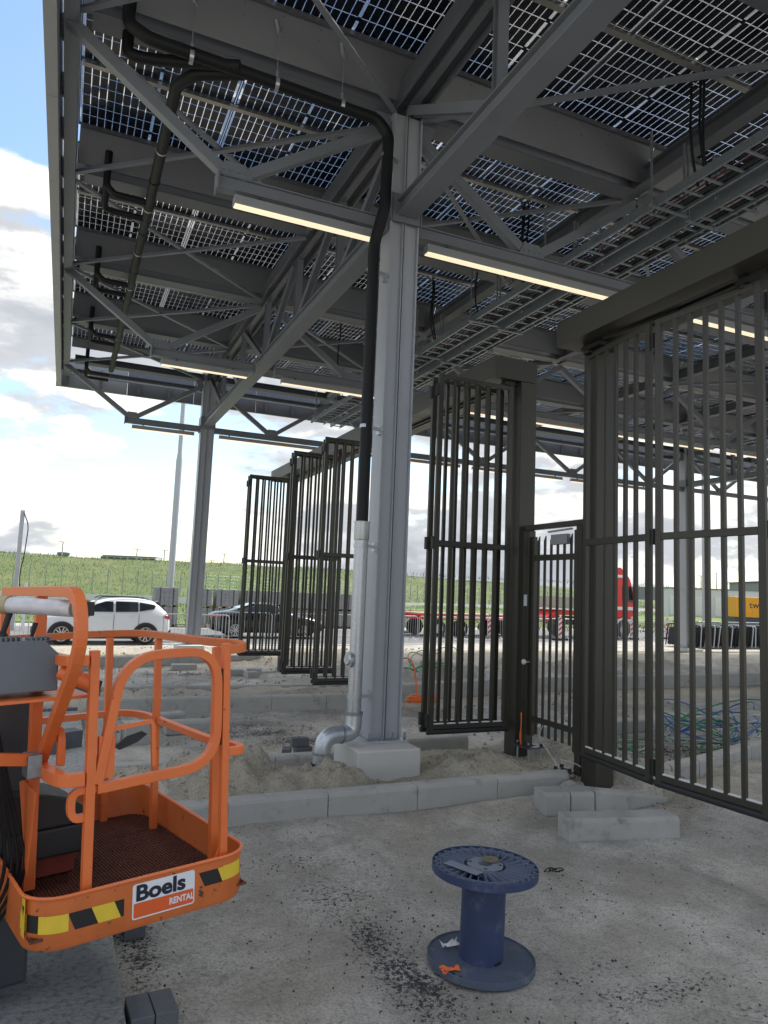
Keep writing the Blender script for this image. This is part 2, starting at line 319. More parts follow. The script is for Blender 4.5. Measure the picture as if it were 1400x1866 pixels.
# ------------------------------------------------------------------ GROUND
def ground_mat():
    m = bpy.data.materials.new('sandy_ground'); m.use_nodes = True; nt = m.node_tree; N = nt.nodes.new; L = nt.links.new; p = nt.nodes['Principled BSDF']
    geo = N('ShaderNodeNewGeometry'); at = N('ShaderNodeAttribute'); at.attribute_name = 'dirt'
    sp = N('ShaderNodeSeparateColor'); L(at.outputs['Color'], sp.inputs[0])
    def noise(sc, det, ro=0.6):
        n = N('ShaderNodeTexNoise'); n.inputs['Scale'].default_value = sc; n.inputs['Detail'].default_value = det; n.inputs['Roughness'].default_value = ro; L(geo.outputs['Position'], n.inputs['Vector']); return n.outputs[0]
    def mr(v, a, b, c=0.0, d=1.0):
        r = N('ShaderNodeMapRange'); r.interpolation_type = 'SMOOTHSTEP'; L(v, r.inputs[0]); r.inputs[1].default_value = a; r.inputs[2].default_value = b; r.inputs[3].default_value = c; r.inputs[4].default_value = d; return r.outputs[0]
    def mix(f, a, b):
        x = N('ShaderNodeMix'); x.data_type = 'RGBA'; L(f, x.inputs[0])
        for i, v in ((6, a), (7, b)):
            if isinstance(v, tuple): x.inputs[i].default_value = (*v, 1)
            else: L(v, x.inputs[i])
        return x.outputs[2]
    def mth(op, a, b):
        x = N('ShaderNodeMath'); x.operation = op; x.use_clamp = True
        for i, v in enumerate((a, b)):
            if isinstance(v, (int, float)): x.inputs[i].default_value = v
            else: L(v, x.inputs[i])
        return x.outputs[0]
    base = mix(mr(noise(0.9, 8, 0.62), 0.36, 0.64), (0.42, 0.388, 0.335), (0.64, 0.61, 0.56))
    base = mix(mr(noise(3.2, 6, 0.6), 0.46, 0.62, 0, 0.45), base, (0.36, 0.338, 0.295))
    base = mix(sp.outputs[1], base, (0.45, 0.40, 0.305))          # yellower loose sand
    grain = noise(55, 6, 0.8); base = mix(mr(grain, 0.42, 0.68, 0, 0.75), base, (0.19, 0.175, 0.155))
    base = mix(mr(noise(13, 8, 0.75), 0.50, 0.66, 0, 0.55), base, (0.235, 0.22, 0.195))
    grain2 = noise(160, 3, 0.7); base = mix(mr(grain2, 0.62, 0.72, 0, 0.8), base, (0.55, 0.54, 0.52))
    spk = mr(noise(38, 6, 0.72), 0.60, 0.66)                        # dark crumbs of asphalt
    patch = mth('MULTIPLY', spk, mr(noise(1.7, 5, 0.6), 0.44, 0.62, 0.12, 0.9))
    base = mix(patch, base, (0.05, 0.05, 0.052))
    dk = mth('ADD', mth('MULTIPLY', sp.outputs[0], 0.26), noise(34, 8, 0.78)); dk = mr(dk, 0.60, 0.66)
    base = mix(mth('MULTIPLY', dk, mr(sp.outputs[0], 0.03, 0.3)), base, (0.06, 0.06, 0.062))
    L(base, p.inputs['Base Color']); p.inputs['Roughness'].default_value = 0.95; p.inputs['Specular IOR Level'].default_value = 0.25
    b1 = N('ShaderNodeBump'); b1.inputs['Strength'].default_value = 0.95; b1.inputs['Distance'].default_value = 0.018; L(noise(45, 8, 0.7), b1.inputs['Height'])
    b2 = N('ShaderNodeBump'); b2.inputs['Strength'].default_value = 0.6; b2.inputs['Distance'].default_value = 0.05; L(noise(7, 8, 0.65), b2.inputs['Height']); L(b2.outputs[0], b1.inputs['Normal'])
    L(b1.outputs[0], p.inputs['Normal'])
    return m
PATCH = [(-1.60, -3.1, .35, .5, .5), (-1.63, -3.75, .16, .4, .9), (-1.60, -4.2, .22, .45, 1.0), (-1.66, -4.8, .4, .4, .6), (-2.98, -3.4, .14, 1.2, .8), (-0.5, -4.75, .7, .16, .5), (-0.2, -5.1, .5, .25, .4), (-0.6, -4.45, .5, .10, .35),
         (0.05, -3.4, .5, .3, .25), (-0.76, 2.7, .9, .35, .9), (-0.3, 2.0, .7, .35, 1.0), (-0.9, 3.4, .9, .3, .7), (-0.6, 10.0, 1.7, .5, 1.0), (0.6, 10.3, 1.5, .4, .9), (-1.8, -2.4, .8, .25, .35), (4.6, 0.9, 2.0, .5, .8), (1.0, 0.9, .6, .2, .3)]
def grid_ground():
    def axis(c0, c1, d0, far0, far1, g=1.09):
        a = list(np.arange(c0, c1, d0)); d = d0; v = c1
        while v < far1: a.append(v); d *= g; v += d
        a.append(far1); d = d0; v = c0-d0*g; b = []
        while v > far0: b.append(v); d *= g; v -= d
        b.append(far0); return np.array(b[::-1]+a)
    xs = axis(-3.4, 4.2, 0.033, -900, 1200); ys = axis(-6.2, 1.2, 0.033, -300, 16.2, 1.035)
    ys = np.concatenate([ys, [16.5, 17, 18, 20, 25, 35, 60, 100, 200, 400, 800, 1500]])
    X, Y = np.meshgrid(xs, ys); Z = H(X, Y)
    nx, ny = len(xs), len(ys)
    V = np.stack([X, Y, Z], -1).reshape(-1, 3)
    I = np.arange(nx*ny).reshape(ny, nx); F = np.stack([I[:-1, :-1], I[:-1, 1:], I[1:, 1:], I[1:, :-1]], -1).reshape(-1, 4)
    me = bpy.data.meshes.new('ground'); me.vertices.add(len(V)); me.vertices.foreach_set('co', V.ravel())
    me.loops.add(F.size); me.loops.foreach_set('vertex_index', F.ravel().astype(np.int32))
    me.polygons.add(len(F)); me.polygons.foreach_set('loop_start', np.arange(0, F.size, 4, dtype=np.int32)); me.polygons.foreach_set('use_smooth', np.ones(len(F), bool))
    me.update()
    x, y = V[:, 0], V[:, 1]; d = np.zeros(len(V))
    for cx, cy, rx, ry, a in PATCH: d = np.maximum(d, a*np.exp(-(((x-cx)/rx)**2+((y-cy)/ry)**2)))
    d = np.clip(d*(0.2+1.25*fbm(x*4, y*4, 4, 77)), 0, 1)*.8
    isl = S(-1.42, -1.30, y)*(1-S(0.45, 0.6, y))*(1-S(1.6, 2.6, x)); isl = np.clip(isl + S(4.5, 4.7, y)*(1-S(6.4, 6.6, y))*0.8 + S(11.5, 12, y)*(1-S(16, 16.4, y)) + S(1.4, 2, x)*S(-2.8, -1.9, y)*(1-S(.9, 1.5, y))*.4, 0, 1)
    isl = isl*np.clip(0.5+0.7*fbm(x*2, y*2, 3, 50), 0, 1)
    at = me.color_attributes.new('dirt', 'FLOAT_COLOR', 'POINT'); c = np.ones((len(V), 4)); c[:, 0] = d; c[:, 1] = isl; c[:, 2] = 0
    at.data.foreach_set('color', c.ravel())
    me.materials.append(ground_mat()); o = bpy.data.objects.new('ground', me); COL.objects.link(o); o['kind'] = 'structure'
grid_ground()

# asphalt road behind the canopy, lawn, hill
def sheet(name, pts, z, m, th=0.0):
    mb = MB(); mb.prism([(p[0], p[1]) for p in pts], z-0.25, z, 'z'); o = obj(name, mb, m); o['kind'] = 'structure'; return o
ASPH = mat('asphalt', (0.15, 0.152, 0.155), 0.9, 0, 0.15, 2, bump=0.2, bscale=60, dirt=(0.24, 0.23, 0.21), dscale=.6, dlo=.45, dhi=.8)
sheet('road', [(-80, 17.9), (6, 18.2), (30, 23.4), (120, 38), (120, 56), (30, 33), (6, 27.6), (-80, 26.0)], 0.0, ASPH)
LAWN = mat('lawn_green', (0.10, 0.16, 0.03), 0.95, 0, 0.35, 1.2, bump=0.6, bscale=8, dirt=(0.22, 0.25, 0.07), dscale=.35, dlo=.45, dhi=.75)
sheet('lawn', [(-90, 28.5), (6, 30.2), (30, 36.2), (120, 60), (200, 120), (60, 100), (20, 74), (-90, 70)], 0.05, LAWN)
def lane_mark():
    mb = MB()
    for i in range(14):
        x = -14+i*4.5; y = 17.9+max(0, x-6)*.21
        mb.box(x, x+0.12, y, y+2.2, -0.001, 0.004)
    mb2 = MB(); mb2.beam((-30, 18.4, 0.002), (6, 18.5, 0.002), 0.12, 0.006); mb2.beam((6, 18.5, 0.002), (30, 23.7, 0.002), 0.12, 0.006)
    o = obj('road_marking', mb2, WHITE); o['kind'] = 'structure'
lane_mark()
def hillz(x, y):
    yr = y - np.maximum(0, (x-45))*0.62 - 2.5*np.sin(x*0.03)
    t = S(74, 133, yr); fade = 1-S(150, 215, x)*0.45
    return 6.15*t*fade + (fbm(x*.12, y*.12, 4, 4)-0.5)*1.0*t
def hill():
    xs = np.arange(-160, 420, 3.0); ys = np.concatenate([np.arange(68, 300, 3.0), [330, 400, 520]])
    X, Y = np.meshgrid(xs, ys); Z = hillz(X, Y)-0.02; nx, ny = len(xs), len(ys)
    V = np.stack([X, Y, Z], -1).reshape(-1, 3); I = np.arange(nx*ny).reshape(ny, nx); F = np.stack([I[:-1, :-1], I[:-1, 1:], I[1:, 1:], I[1:, :-1]], -1).reshape(-1, 4)
    me = bpy.data.meshes.new('hill'); me.from_pydata(V.tolist(), [], F.tolist()); me.polygons.foreach_set('use_smooth', [True]*len(F))
    me.materials.append(mat('hill_grass', (0.085, 0.125, 0.032), 0.95, 0, 0.4, 0.3, bump=0.8, bscale=1.5, dirt=(0.15, 0.165, 0.055), dscale=.10, dlo=.42, dhi=.72))
    o = bpy.data.objects.new('hill', me); COL.objects.link(o); o['kind'] = 'structure'
hill()
def grass():
    def blades(n, fx, zf, h0, h1, name):
        V = np.zeros((n, 3, 3)); P = fx(n); a = RN.rand(n)*PI*2; w = 0.02+0.05*RN.rand(n)*h1; h = h0+(h1-h0)*RN.rand(n)
        z = zf(P[:, 0], P[:, 1])
        V[:, 0] = np.stack([P[:, 0]-np.cos(a)*w, P[:, 1]-np.sin(a)*w, z-0.05], -1); V[:, 1] = np.stack([P[:, 0]+np.cos(a)*w, P[:, 1]+np.sin(a)*w, z-0.05], -1)
        V[:, 2] = np.stack([P[:, 0]+(RN.rand(n)-.5)*h, P[:, 1]+(RN.rand(n)-.5)*h, z+h], -1)
        me = bpy.data.meshes.new(name); me.vertices.add(3*n); me.vertices.foreach_set('co', V.ravel()); me.loops.add(3*n); me.loops.foreach_set('vertex_index', np.arange(3*n, dtype=np.int32))
        me.polygons.add(n); me.polygons.foreach_set('loop_start', np.arange(0, 3*n, 3, dtype=np.int32)); me.update(); me.materials.append(GRASSB)
        o = bpy.data.objects.new(name, me); COL.objects.link(o); o['kind'] = 'stuff'; o['label'] = name.replace('_', ' ')+' moving in the wind' if 0 else {'hill_grass': 'long green grass covering the embankment', 'crest_weeds': 'taller weeds standing along the crest of the embankment', 'lawn_grass': 'bright green verge grass beyond the road'}[name]; o['category'] = 'grass'
    blades(110000, lambda n: np.stack([-40+240*RN.rand(n)**1.3, 74+95*RN.rand(n)], -1), hillz, 0.05, 0.34, 'hill_grass')
    blades(1500, lambda n: np.stack([-40+230*RN.rand(n)**1.2, 122+24*RN.rand(n)], -1), lambda x, y: hillz(x, y+np.maximum(0, (x-45))*0.62), 0.35, 1.1, 'crest_weeds')
    blades(26000, lambda n: np.stack([-20+70*RN.rand(n), 31+37*RN.rand(n)+0], -1), lambda x, y: 0.05+0*x, 0.06, 0.22, 'lawn_grass')
grass()

# ------------------------------------------------------------------ kerbs and the paved strip
def kerb_row(name, pts, top, width=0.14, height=0.30, L0=1.0, gap=0.006):
    k = bpy.data.objects.new(name, None); COL.objects.link(k); k['kind'] = 'structure'; k.location = (pts[0][0], pts[0][1], 0)
    for (x0, y0), (x1, y1) in zip(pts[:-1], pts[1:]):
        d = Vector((x1-x0, y1-y0, 0)); n = max(1, round(d.length/L0)); u = d.normalized(); st = d.length/n
        for i in range(n):
            mb = MB(); l = st-gap; w = width/2; c = 0.035
            prof = [(-w, -height), (w, -height), (w, 0), (-w+c, 0), (-w+c*.35, -c*.3), (-w, -c)]
            mb.prism(prof, 0, l, 'x')
            o = obj('kerb_stone', mb, CONC, k, local=True, bevel=0.006)
            o.location = (x0+u.x*(i*st+gap/2)-k.location.x, y0+u.y*(i*st+gap/2)-k.location.y, top+random.uniform(-.004, .004))
            o.rotation_euler = (random.uniform(-.008, .008), random.uniform(-.003, .003), math.atan2(u.y, u.x)+random.uniform(-.004, .004))
    return k
kerb_row('kerb', [(-3.0, -1.44), (1.62, -1.33)], 0.25, 0.17)
kerb_row('kerb', [(-3.05, 0.34), (-0.2, 0.42)], 0.19)
kerb_row('kerb', [(0.62, 0.62), (1.55, 0.66)], 0.25)
kerb_row('kerb', [(-3.05, 4.55), (1.9, 4.5)], 0.25)
kerb_row('kerb', [(-3.05, 6.6), (2.1, 6.4)], 0.17)
kerb_row('kerb', [(-3.2, 11.35), (1.6, 11.9)], 0.25)
kerb_row('kerb', [(2.6, 5.25), (4.4, 5.7), (6.8, 6.1), (15.5, 6.5)], 0.30, 0.16, 0.4)
kerb_row('kerb', [(3.6, 12.6), (28, 13.4)], 0.31, 0.16, 0.4)
kerb_row('kerb', [(2.55, -1.38), (3.05, -1.36), (3.6, -1.24), (4.3, -1.02), (5.1, -0.72), (6.2, -0.3)], 0.25, 0.16, 0.3, 0.6)
kerb_row('kerb', [(3.0, 1.45), (5.0, 1.58), (6.4, 1.66), (9.5, 1.5)], 0.17, 0.14, 0.3)
def paved_strip():
    mb = MB(); mb.prism([(-5.2, -7.8), (-3.09, -7.8), (-3.11, -3.0), (-3.13, 4.35), (-5.2, 4.35)], -0.1, 0.10, 'z')
    m = mat('stamped_slab', (0.31, 0.312, 0.305), 0.9, 0, 0.22, 30, bump=0.9, bscale=38, dirt=(0.17, 0.165, 0.155), dscale=28, dlo=.48, dhi=.66)
    o = obj('paved_path', mb, m, bevel=0.01); o['kind'] = 'structure'
    mb = MB()
    for i in range(9): mb.box(-5.1+i*.215, -4.89+i*.215, 4.36, 4.46, -.02, .13+.004*(i % 3))
    o = obj('brick_edging', mb, BRICKM); o['kind'] = 'structure'
paved_strip()
def stones():
    n = 5200; V = []; F = []; base = np.array([(1, 0, 0), (-1, 0, 0), (0, 1, 0), (0, -1, 0), (0, 0, 1), (0, 0, -1)], float)
    fc = [(0, 2, 4), (2, 1, 4), (1, 3, 4), (3, 0, 4), (2, 0, 5), (1, 2, 5), (3, 1, 5), (0, 3, 5)]
    def make(name, n, posf, smin, smax, m, label):
        P = posf(n); z = H(P[:, 0], P[:, 1]); V = []; F = []
        for i in range(len(P)):
            s = smin+(smax-smin)*random.random()**3; R = Euler((random.random()*6, random.random()*6, random.random()*6)).to_matrix()
            R = np.array(R); sc = s*np.array([1, 0.6+.5*random.random(), 0.5+.4*random.random()])
            v = (base*sc*(0.8+0.4*RN.rand(6, 1)))@R.T + np.array([P[i, 0], P[i, 1], z[i]+s*0.3]); b = len(V); V += v.tolist(); F += [(a+b, c+b, d+b) for a, c, d in fc]
        me = bpy.data.meshes.new(name); me.from_pydata(V, [], F); me.materials.append(m); o = bpy.data.objects.new(name, me); COL.objects.link(o); tag(o, label, 'gravel', kind='stuff')
    def near(n):
        x = RN.uniform(-3.0, 3.6, n*3); y = RN.uniform(-6.0, -1.55, n*3); k = fbm(x*2.2, y*2.2, 4, 12) > RN.uniform(.38, .62, n*3); return np.stack([x, y], -1)[k][:n]
    def dark(n):
        out = []
        for cx, cy, rx, ry, a in PATCH:
            k = int(n*a*min(1.0, rx*ry*3)/6)+20; out.append(np.stack([cx+RN.randn(k)*rx*.95, cy+RN.randn(k)*ry*.95], -1))
        o = np.concatenate(out); return o[(o[:, 0] > -3.05)]
    def isl(n):
        x = RN.uniform(-3.0, 3.0, n); y = RN.uniform(-2.4, .4, n); ok = (np.abs(y+1.39) > .12) & ~((np.abs(x) < .42) & (np.abs(y) < .42)); ok &= ~((x < 1.5) & (y < -1.4)); return np.stack([x, y], -1)[ok]
    make('light_pebbles', 1500, near, 0.002, 0.010, mat('pebble_light', (0.42, 0.41, 0.39), 0.9, 0, .3, 9), 'small pale pebbles strewn over the grey ground')
    make('asphalt_crumbs', 1500, near, 0.002, 0.010, mat('crumb_dark', (0.05, 0.05, 0.053), 0.9), 'small black asphalt crumbs strewn over the grey ground')
    make('dark_asphalt_chips', 5000, dark, 0.002, 0.011, MATS['crumb_dark'], 'black asphalt chips lying in patches on the ground')
    make('sand_clods', 4200, isl, 0.003, 0.028, mat('clod', (0.34, 0.31, 0.25), 0.95), 'clods and pebbles on the loose sand behind the kerb')
    def mid(n):
        x = RN.uniform(-3.0, 9.0, n); y = RN.uniform(.9, 15.5, n); k = fbm(x*1.1, y*1.1, 3, 91) > RN.uniform(.35, .65, n); return np.stack([x, y], -1)[k]
    make('rubble', 5200, mid, 0.006, 0.05, mat('rubble_stone', (0.30, 0.29, 0.265), 0.95, 0, .45, 9), 'loose rubble and clods scattered over the ground between the kerbs')
    def pit(n): return np.stack([RN.uniform(3.2, 8.5, n), RN.uniform(-.6, 1.2, n)], -1)
    make('pit_gravel', 2600, pit, 0.008, 0.03, mat('pit_stone', (0.12, 0.12, 0.118), 0.95, 0, .6, 20), 'dark coarse gravel in the pit behind the sliding gate')
stones()

# ------------------------------------------------------------------ THE SOLAR CANOPY
BAY = 3.375; XP = 1.968; X0 = -3.87; NX = 18; ROWS = range(-2, 5)      # gutter beams at y = k*BAY
XEND = X0+NX*XP
can = thing('solar_canopy', 'grey steel canopy on tall columns with a roof of see-through solar panels', 'canopy', (0, 0, 0))
def ibeam(mb, p0, p1, w, h, tf=0.018, tw=0.012, up=(0, 0, 1)):
    p0 = Vector(p0); p1 = Vector(p1); up = Vector(up)
    mb.beam(p0+up*(h/2-tf/2), p1+up*(h/2-tf/2), w, tf, up); mb.beam(p0-up*(h/2-tf/2), p1-up*(h/2-tf/2), w, tf, up)
    mb.beam(p0, p1, tw, h-2*tf-0.002, up); return mb
def column(x, y, zb=0.42):
    mb = MB()
    mb.box(x-.195, x-.175, y-.15, y+.15, zb, 8.12); mb.box(x+.175, x+.195, y-.15, y+.15, zb, 8.12)
    for s_ in (-1, 1):
        mb.box(x-.174, x+.174, min(y+s_*.085, y+s_*.10), max(y+s_*.085, y+s_*.10), zb, 8.12)
        mb.box(x-.030, x-.018, min(y+s_*.1005, y+s_*.152), max(y+s_*.1005, y+s_*.152), zb, 8.12); mb.box(x+.004, x+.014, min(y+s_*.1005, y+s_*.140), max(y+s_*.1005, y+s_*.140), zb, 8.12)
    c = obj('column', mb, COLM, can, bevel=0.002)
    obj('base_plate', MB().box(x-.26, x+.245, y-.24, y+.17, zb-.025, zb-.002), COLM, c, bevel=.003)
    for i in range(4):
        for s in (-1, 1):
            b = MB(); px = x-.225+i*.148; py = y-.205 if s < 0 else y+.158
            b.tube([(px, py, zb-.002), (px, py, zb+.085)], .012, 8); b.tube([(px, py, zb-.001), (px, py, zb+.026)], .023, 6)
            obj('anchor_bolt', b, GALVD, c)
    cp = MB(); cp.box(x-.215, x-.197, y-.19, y+.19, 6.66, 7.02); cp.box(x+.197, x+.215, y-.19, y+.19, 6.66, 7.02); cp.box(x-.19, x+.19, y-.185, y-.158, 6.66, 7.02)
    for a in (-.12, .12):
        for b_ in (6.74, 6.94): cp.tube([(x+a, y-.2, b_), (x+a, y-.184, b_)], .018, 6)
    obj('node_plate', cp, STEEL, c, bevel=.002)
COLS = [(0, 0), (0, 13.5), (19, 0), (19, 13.5)]
for x, y in COLS: column(x, y)
# longitudinal (Y) trusses on the column lines
def ytruss(x, y0, y1):
    for a, b in ((y0, -.195), (.195, 13.3)):
        mb = MB(); ibeam(mb, (x, a, 6.835), (x, b, 6.835), .27, .20, .02, .16); obj('bottom_chord', mb, STEEL, can, bevel=.004)
    g = MB()
    g.box(x-.20, x-.172, y0, 14.5, 8.14, 8.42); g.box(x+.172, x+.20, y0, 14.5, 8.14, 8.42); g.box(x-.171, x+.171, y0, 14.5, 8.24, 8.262); g.box(x-.05, x+.05, y0, 14.5, 8.155, 8.239)
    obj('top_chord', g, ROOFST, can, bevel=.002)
    nodes = [-9.0, -6.75, -4.5, -2.27, 0, 2.27, 4.5, 6.75, 9.0, 11.25, 13.5]
    for i, y in enumerate(nodes):
        if y in (0, 13.5) or y < y0: continue
        mb = MB(); ibeam(mb, (x, y, 6.94), (x, y, 8.135), .11, .12, .012, .03, up=(0, 1, 0)); obj('web_post', mb, STEEL, can)
    for a, b in ((.2, 2.15), (2.5, 4.38), (4.75, 6.6), (8.85, 6.92), (11.1, 9.15), (13.3, 11.4), (-.2, -2.15), (-2.5, -4.4), (-4.7, -6.6)):
        mb = MB(); ibeam(mb, (x, a, 8.13), (x, b, 6.95), .11, .11, .012, .03, up=(1, 0, 0)); obj('web_diagonal', mb, STEEL, can)
ytruss(0, -7.0, 13.3); ytruss(19, -7.0, 13.3)
# cross (X) frames at three lines
LITES = []
def xframe(y, full=True):
    xs_b = [-2.12, 1.95, 5.75, 9.55, 13.35, 17.1, 20.9, 24.7, 28.5]; xt = [-3.95, 0, 3.8, 7.6, 11.4, 15.2, 19, 22.8, 26.6, 30.4]
    if y == -6.75: pass
    segs = [(-2.3, -.22), (.22, 18.78), (19.22, 28.8)]
    for a, b in segs:
        mb = MB(); ibeam(mb, (a, y, 6.66), (b, y, 6.66), .15, .16, .014, .08, up=(0, 0, 1)); t = obj('cross_tie', mb, STEEL, can, bevel=.003)
        for e in (a, b):
            p = MB().box(e-.012, e+.012, y-.1, y+.1, 6.55, 6.77); obj('end_plate', p, STEEL, t)
    for i, xb in enumerate(xs_b):
        for xx in (xt[i], xt[i+1]):
            dx = (xx-xb); u = dx/abs(dx)
            top = (xx-u*.16 if xx in (0, 19) else xx, y, 7.98 if xx > -3.9 else 8.02)
            mb = MB(); mb.beam((xb+u*.07, y, 6.76), top, .12 if abs(dx) < 2.2 else .10, .12 if abs(dx) < 2.2 else .10, up=(0, 1, 0)); obj('frame_diagonal', mb, STEEL, can, bevel=.004)
    for xb in xs_b:
        g = MB(); g.prism([(xb-.20, 6.742), (xb+.20, 6.742), (xb+.12, 6.90), (xb-.12, 6.90)], y-.074, y-.066, 'y'); gp_ = obj('gusset_plate', g, STEEL, can)
        for q in (-.13, -.05, .05, .13): obj('bolt', MB().tube([(xb+q, y-.086, 6.79), (xb+q, y-.0745, 6.79)], .014, 6), GALVD, gp_)
    for xx in (0, 19):
        if y in (0, 13.5):
            for s_ in (-1, 1):
                g = MB(); g.prism([(xx+s_*.215, 7.80), (xx+s_*.215, 8.10), (xx+s_*.42, 8.10), (xx+s_*.33, 7.86)], y-.072, y-.064, 'y'); gp_ = obj('gusset_plate', g, STEEL, can)
                for q in (.25, .32): obj('bolt', MB().tube([(xx+s_*q, y-.084, 8.03), (xx+s_*q, y-.0725, 8.03)], .014, 6), GALVD, gp_)
for y in (-6.75, 0, 6.75, 13.5): xframe(y)
# secondary Y beams
for i, x in enumerate([3.8, 7.6, 11.4, 15.2, 22.8, 26.6, 30.4]):
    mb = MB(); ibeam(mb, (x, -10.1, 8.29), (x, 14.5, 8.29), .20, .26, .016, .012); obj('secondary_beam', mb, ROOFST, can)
# gutter beams with V gutters between the panel rows
def gutter(k):
    y = k*BAY; last = k == 4
    cuts = [-3.84] + [v for v in (0, 3.8, 7.6, 11.4, 15.2, 19, 22.8, 26.6, 30.4)] + [XEND]
    for a, b in zip(cuts[:-1], cuts[1:]):
        a2 = a+(.205 if a in (0, 19) else .11); b2 = b-(.205 if b in (0, 19) else .11)
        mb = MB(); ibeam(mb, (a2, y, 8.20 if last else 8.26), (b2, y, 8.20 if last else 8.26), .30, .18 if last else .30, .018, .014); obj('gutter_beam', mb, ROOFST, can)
        g = MB(); t = .006; yn = y-.44; yf = y+.09
        zl = 8.49 if last else 8.235
        prof = [(yn, 8.71), (y-.175, zl), (y-.156, zl), (y-.156, zl+.008), (y-.168, zl+.008), (yn+t, 8.713)]
        g.prism([(yf+.0, 8.71), (y+.156, 8.43 if last else 8.30), (y+.162, 8.43 if last else 8.30), (yf+t, 8.713)], a+.004, b-.004, 'x') if not last else None
        g.prism(prof, a+.004, b-.004, 'x'); g.box(a+.004, b-.004, yn-.03, yn-.001, 8.64, 8.70)
        for q in range(int((b-a)/.45)):
            for zz, yy in ((8.62, yn+.048), (8.52, yn+.103)): g.tube([(a+.3+q*.45, yy-.012, zz-.006), (a+.3+q*.45, yy+.002, zz)], .008, 6)
        obj('gutter', g, GUT, can)
for k in ROWS: gutter(k)
# mounting rails
for k in list(ROWS)[:-1]:
    y = k*BAY+1.525
    mb = MB(); mb.box(-3.84, XEND, y-.040, y-.008, 8.642, 8.688); mb.box(-3.84, XEND, y+.008, y+.040, 8.642, 8.688); mb.box(-3.84, XEND, y-.0075, y+.0075, 8.642, 8.66)
    obj('mounting_rail', mb, ALU, can)
# plan bracing
for k, (a, b) in enumerate([((-3.85, .15), (-.2, 3.2)), ((-3.85, 3.2), (-.2, .15)), ((-3.85, 3.5), (-.2, 6.6)), ((-3.85, 6.6), (-.2, 3.5)), ((-3.85, 6.9), (-.2, 10)), ((-3.85, 10), (-.2, 6.9)), ((-3.85, 10.2), (-.2, 13.4)), ((-3.85, 13.4), (-.2, 10.2)),
                            ((-3.85, -3.2), (-.2, -.15)), ((-3.85, -.15), (-.2, -3.2)), ((.2, -.15), (3.7, -3.2)), ((.2, .15), (3.7, 3.3)), ((3.7, .15), (.2, 3.3)), ((.2, 6.9), (3.7, 10)), ((3.7, 6.9), (.2, 10)), ((3.9, .2), (7.5, 3.2)), ((3.9, 6.9), (7.5, 10)), ((7.5, 6.9), (3.9, 10)), ((7.7, 10.2), (11.3, 13.3)), ((11.3, 10.2), (7.7, 13.3)), ((11.5, 3.5), (15.1, 6.6)), ((15.1, 3.5), (11.5, 6.6)), ((15.3, 10.2), (18.8, 13.3))]):
    z = 8.06 if k % 2 else 8.085
    mb = MB(); mb.beam((*a, z), (*b, z), .07, .008); mb.beam((a[0], a[1], z+.035), (b[0], b[1], z+.035), .008, .06); obj('plan_brace', mb, STEEL, can)
# edge beam, fascias
mb = MB().box(-4.005, -3.85, -7.0, 14.6, 7.98, 8.40); obj('edge_beam', mb, STEEL, can, bevel=.005)
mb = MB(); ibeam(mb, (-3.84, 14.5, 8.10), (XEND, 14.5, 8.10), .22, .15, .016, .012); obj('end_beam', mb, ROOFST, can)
mb = MB().box(-3.84, XEND, 14.27, 14.36, 7.985, 8.012); obj('end_gutter', mb, FASC, can)
y = -7.0; i = 0
while y < 14.85:
    y2 = min(y+1.98, 14.92)
    mb = MB(); mb.box(-4.175, -4.045, y+.004, y2-.004, 7.71, 8.70); obj('fascia_panel', mb, FASC, can, bevel=.002)
    [obj('fascia_bracket', MB().box(-4.044, -4.006, y+q, y+q+.05, 8.05, 8.35), STEEL, can) for q in (.45, 1.4)]
    y += 1.98
x = -4.2
while x < XEND:
    mb = MB(); mb.box(x+.004, min(x+1.98, XEND)-.004, 14.90, 14.92, 7.71, 8.60); mb.box(x+.004, min(x+1.98, XEND)-.004, 14.83, 14.899, 7.71, 7.722); obj('fascia_panel', mb, FASC if x < -4 else GUT, can)
    for q in (.3, 1.2):
        br = MB(); br.box(x+q, x+q+.055, 14.61, 14.83, 8.02, 8.10); br.box(x+q, x+q+.055, 14.83, 14.89, 7.80, 8.35); obj('fascia_bracket', br, STEEL, can)
    x += 1.98
# solar panels: frame + laminated cells + glass sheet
def make_panel():
    w, d = XP-.012, 1.432; fr = MB(); t = .012; hh = .032
    for a in ((0, w, 0, t), (0, w, d-t, d), (0, t, t+.0005, d-t-.0005), (w-t, w, t+.0005, d-t-.0005)): fr.box(a[0], a[1], a[2], a[3], 0, hh)
    for j in (1, 3, 5): fr.box(w/2-.022, w/2+.022, d*(j/6)-.028, d*(j/6)+.028, .008, .0195)
    ce = MB(); mx = .040; cg = .030; gx = .0105; gy = .0125; my = .022
    cw = (w-2*mx-cg)/18; chh = (d-2*my)/6
    for i in range(18):
        x = mx+i*cw+(cg if i >= 9 else 0)
        for j in range(6):
            y = my+j*chh; c = .006
            x0, x1, y0, y1 = x+gx/2, x+cw-gx/2, y+gy/2, y+chh-gy/2
            ce.add([(x0, y0, .021), (x1, y0, .021), (x1, y1, .021), (x0, y1, .021)], [(0, 1, 2, 3)])
    gl = MB().add([(t, t, .026), (w-t, t, .026), (w-t, d-t, .026), (t, d-t, .026)], [(0, 1, 2, 3)])
    fm = fr.mesh('panel_frame'); fm.materials.append(FRAME); cm = ce.mesh('solar_cells'); cm.materials.append(CELL); gm = gl.mesh('panel_glass'); gm.materials.append(PGLASS)
    return fm, cm, gm
FM, CM, GM = make_panel()
